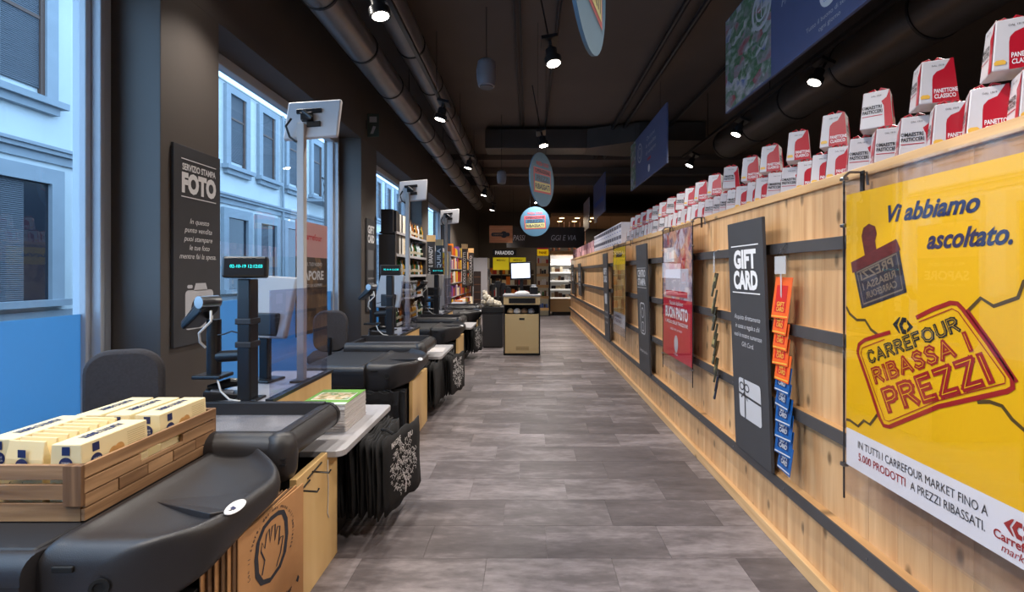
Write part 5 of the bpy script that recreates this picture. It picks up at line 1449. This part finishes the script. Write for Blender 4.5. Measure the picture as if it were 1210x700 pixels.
l_ = bpy.data.lights.new('chiller_tube', 'AREA'); l_.energy = 22; l_.shape = 'RECTANGLE'; l_.size = 1.2; l_.size_y = .15
lo = bpy.data.objects.new('chiller_light', l_); COL.objects.link(lo); lo.parent = t; lo.location = (0, .12, 1.99); lo.rotation_euler = (R(20), 0, 0)
# narrow wooden shelf tower beside it
t = thing('shelf_tower', 'narrow rack with wooden shelves of jars beside the chiller', 'rack', (.47, 15.6, 0))
for x in (-.22, .20): ob('upright', MB().box(x, x + .02, 0, .4, 0, 1.95), SHELFK, t)
for q, z in enumerate((.18, .56, .92, 1.28, 1.62)):
    ob('shelf', MB().box(-.20, .20, 0, .4, z, z + .09), SHELFW, t)
    pack_row(.29, 15.66, .66, 15.66, z + .091, .07, [['white', 'blue', 'black'], ['green', 'brown', 'white'], ['black', 'white', 'brown'], ['black', 'cream', 'brown'], ['red', 'white', 'cream']][q], .1, .2, .05, .08, 'the %s shelf of the narrow rack' % ORD[q], 'jar', 'jars on the narrow rack')
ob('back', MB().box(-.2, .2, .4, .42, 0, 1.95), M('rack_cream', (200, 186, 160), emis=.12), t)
# long rear shelf unit behind the kiosk
t = thing('rear_rack', 'long dark rack of goods behind the kiosk', 'rack', (-.75, 16.9, 0))
ob('back', MB().box(-.9, .95, .4, .44, 0, 1.5), SHELFK, t)
for q, z in enumerate((.15, .55, .95, 1.32)):
    ob('shelf', MB().box(-.9, .95, 0, .4, z, z + .03), SHELFG, t)
    pack_row(-1.62, 17.0, .18, 17.0, z + .031, .1, ['white', 'cream', 'black', 'brown', 'orange', 'red'], .14, .3, .08, .16, 'the %s shelf of the rear rack' % ORD[q], 'packet', 'packs on the rear rack')

# liquor rack along the piers
LX0, LX1, LY0, LY1 = -2.24, -2.0, 7.25, 9.45
t = thing('liquor_rack', 'black rack of spirits and boxed bottles beside the second pier', 'rack', ((LX0 + LX1) / 2, LY0, 0))
hw = (LX1 - LX0) / 2
ob('end_panel', MB().box(-hw, hw, 0, .03, 0, 1.98), SHELFK, t); ob('end_panel', MB().box(-hw, hw, LY1 - LY0 - .03, LY1 - LY0, 0, 1.98), SHELFK, t)
ob('back', MB().box(-hw, -hw + .02, .03, LY1 - LY0 - .03, 0, 1.98), SHELFK, t)
ob('upright_rail', MB().tube([(hw + .01, .01, 0), (hw + .01, .01, 2.02)], .012, 8), STEEL, t)
LZ = [.25, .62, 1.0, 1.36, 1.68, 2.02]
for q, z in enumerate(LZ):
    sf = ob('shelf', MB().box(-hw, hw + .01, .03, LY1 - LY0 - .03, z - .025, z), SHELFK, t)
    ob('shelf_edge', MB().box(hw + .01, hw + .022, .03, LY1 - LY0 - .03, z - .03, z + .01), SHELFG, sf)
GL = {n: M('bottle_' + n, c, rough=.12, coat=.3) for n, c in dict(amber=(120, 66, 20), green=(30, 62, 34), clear=(176, 186, 192), dark=(34, 28, 28), gold=(190, 140, 50))
      .items()}
LABELP = M('bottle_label', (160, 150, 130), rough=.5, objrand=.2); CAPM = M('bottle_cap', (60, 44, 36), rough=.4)
bproto = {}
for n in GL:
    t2 = thing('bottle', '', 'bottle', (0, 0, 0), 0)
    ob('glass_body', MB().lathe([(.030, 0), (.036, .006), (.036, .16), (.030, .185), (.014, .215), (.013, .27)], 12), GL[n], t2, smooth=40)
    ob('paper_label', MB().lathe([(.0365, .06), (.0365, .11)], 12), LABELP, t2, smooth=40)
    ob('cap', MB().lathe([(.016, .265), (.016, .295)], 10), CAPM, t2)
    bproto[n] = [t2, False]
def bottle(n, x, y, z, s, where):
    t2 = bproto[n][0] if not bproto[n][1] else copy_tree(bproto[n][0]); bproto[n][1] = True
    t2.location = (x, y, z); t2.scale = (s, s, s * BR.uniform(.9, 1.05))
    tag(t2, '%s glass liquor bottle on the %s' % (n, where), 'bottle', '%s bottles on the %s' % (n, where))
shn = ['lowest liquor shelf', 'second liquor shelf', 'third liquor shelf', 'fourth liquor shelf', 'fifth liquor shelf', 'top liquor shelf']
for q, z in enumerate(LZ):
    y = LY0 + .12
    if q >= 4:
        # boxed bottles at the near end
        for i in range(6):
            w = .085; mm = ['black', 'black', 'white', 'black', 'white', 'cream'][i]
            if q == 5 and i == 0: w = .12
            tag(ob('bottle_box', MB().box(-.05, .05, -w / 2 + .003, w / 2 - .003, 0, .30 if i else .33), PKC[mm], None, loc=(LX1 - .06, y + w / 2, z + .001)), '%s boxed bottle on the %s, %s from the second pier' % (mm, shn[q], ORD[i]), 'box', 'boxed bottles on the rack')
            y += w + .004
    while y < LY1 - .1:
        bottle(BR.choice(list(GL)), LX1 - .06, y + .03, z + .001, BR.uniform(.85, 1.0), shn[q]); y += BR.uniform(.085, .12)
tag(ob('display_carton', MB().box(-.09, .09, -.0, .2, 0, .34), PKC['black'], None, loc=(-2.13, 7.29, 2.021)), 'large black carton on top of the liquor rack end', 'carton')
# section blades
def blade(x, y, z0, h, w, s, label, cap=True, col=PRINTG):
    t = thing('section_blade', label, 'sign', (x, y, z0), 0, 'section blades')
    ob('board', MB().box(-w / 2, w / 2, -.012, .012, 0, h), M('blade_black', (44, 42, 44), rough=.5), t)
    if cap: ob('wood_cap', MB().box(-w / 2 - .01, w / 2 + .01, -.02, .02, h, h + .13), SHELFW, t)
    b = MB(); letters(b, s, 0, 0, w * .5, h * .82, -.0135, .02)
    ob('lettering', b.move(lambda a, c, d: (d - w * .22, c, h / 2 - a if False else h / 2 + a)).move(lambda a, c, d: (-a, c, d)), col, t)
    ob('post', MB().box(-.015, .015, .012, .03, -z0, h), SHELFK, t)
blade(-1.73, 6.9, .70, .68, .09, 'GIN', 'narrow black blade sign lettered GIN by the liquor rack', False)
blade(-1.93, 9.62, 1.02, 1.0, .15, 'COGNAC E BRANDY', 'narrow black blade sign with wooden cap after the liquor rack')
blade(-1.95, 10.6, 1.25, .75, .15, 'TEQUILA', 'narrow black blade sign lettered TEQUILA with wooden cap')
# colourful gondola along the far piers
t = thing('snack_gondola', 'tall gondola of colourful packets along the far piers', 'gondola', (-2.02, 11.4, 0))
ob('back', MB().box(-.22, -.20, 0, 4.2, 0, 2.05), SHELFG, t)
for q, z in enumerate((.15, .48, .82, 1.16, 1.5, 1.82)):
    ob('shelf', MB().box(-.2, .2, 0, 4.2, z - .02, z), SHELFG, t)
    pack_row(-1.88, 11.45, -1.88, 15.55, z + .001, .10, ['orange', 'yellow', 'white', 'red', 'brown', 'purple', 'cream'], .16, .29, .13, .22, 'the %s gondola shelf' % ORD[q], 'packet', None)
ob('end_panel', MB().box(-.22, .2, -.03, 0, 0, 1.9), SHELFG, t)
t = thing('yellow_flyer', 'yellow flyer sheet on the end of the snack gondola', 'flyer', (-1.98, 11.36, 1.35))
ob('sheet', MB().box(-.14, .10, -.006, 0, 0, .52), PKC['yellow'], t); b = MB(); letters(b, 'OFFERTA', 0, .35, .05, .18, -.008, .02); letters(b, '3x2', 0, .2, .08, .16, -.008, .03); ob('lettering', b.move(lambda x, y, z: (x - .02, y, z)), PRINTR, t)
blade(-1.72, 13.1, 1.0, 1.05, .14, 'DOLCI E BISCOTTI', 'narrow black blade sign with wooden cap on the snack gondola')
blade(-1.70, 14.4, 1.0, 1.0, .14, 'CIOCCOLATO', 'second narrow black blade sign with wooden cap on the snack gondola')
# front basket of snacks
for q in range(9):
    tag(ob('snack_bag', MB().box(-.09, .09, -.05, .05, 0, .2), PKC[['orange', 'white', 'cream', 'purple', 'yellow', 'red'][q % 6]], None, loc=(-1.62 + .02 * (q % 3), 11.3 + .21 * q, .56), rot=(R(-12), 0, R(20 + 9 * (q % 4))), bev=.01), 'snack bag on the low bench before the gondola, %s in line' % ORD[q], 'bag', 'snack bags on the low bench')
t = thing('low_bench', 'low grey bench of snack bags before the gondola', 'bench', (-1.62, 11.15, 0)); ob('top', MB().box(-.14, .14, 0, 2.1, .52, .555), SHELFG, t); ob('body', MB().box(-.12, .12, .05, 2.05, 0, .52), SHELFG, t)
# white chiller end beyond
t = thing('white_fridge', 'white upright fridge with dark glass door past the snack gondola', 'fridge', (-1.62, 16.0, 0))
ob('cabinet', MB().box(-.22, .28, 0, .8, 0, 1.9), M('fridge_white', (196, 196, 204), rough=.4), t, bev=.01)
ob('glass_door', MB().box(-.18, .06, -.012, 0, .35, 1.45), M('fridge_glass', (70, 62, 62), rough=.2), t)
for q in range(4): 
    ob('door_shelf', MB().box(-.17, .05, -.016, -.012, .5 + q * .25, .53 + q * .25), PKC['brown'], t)
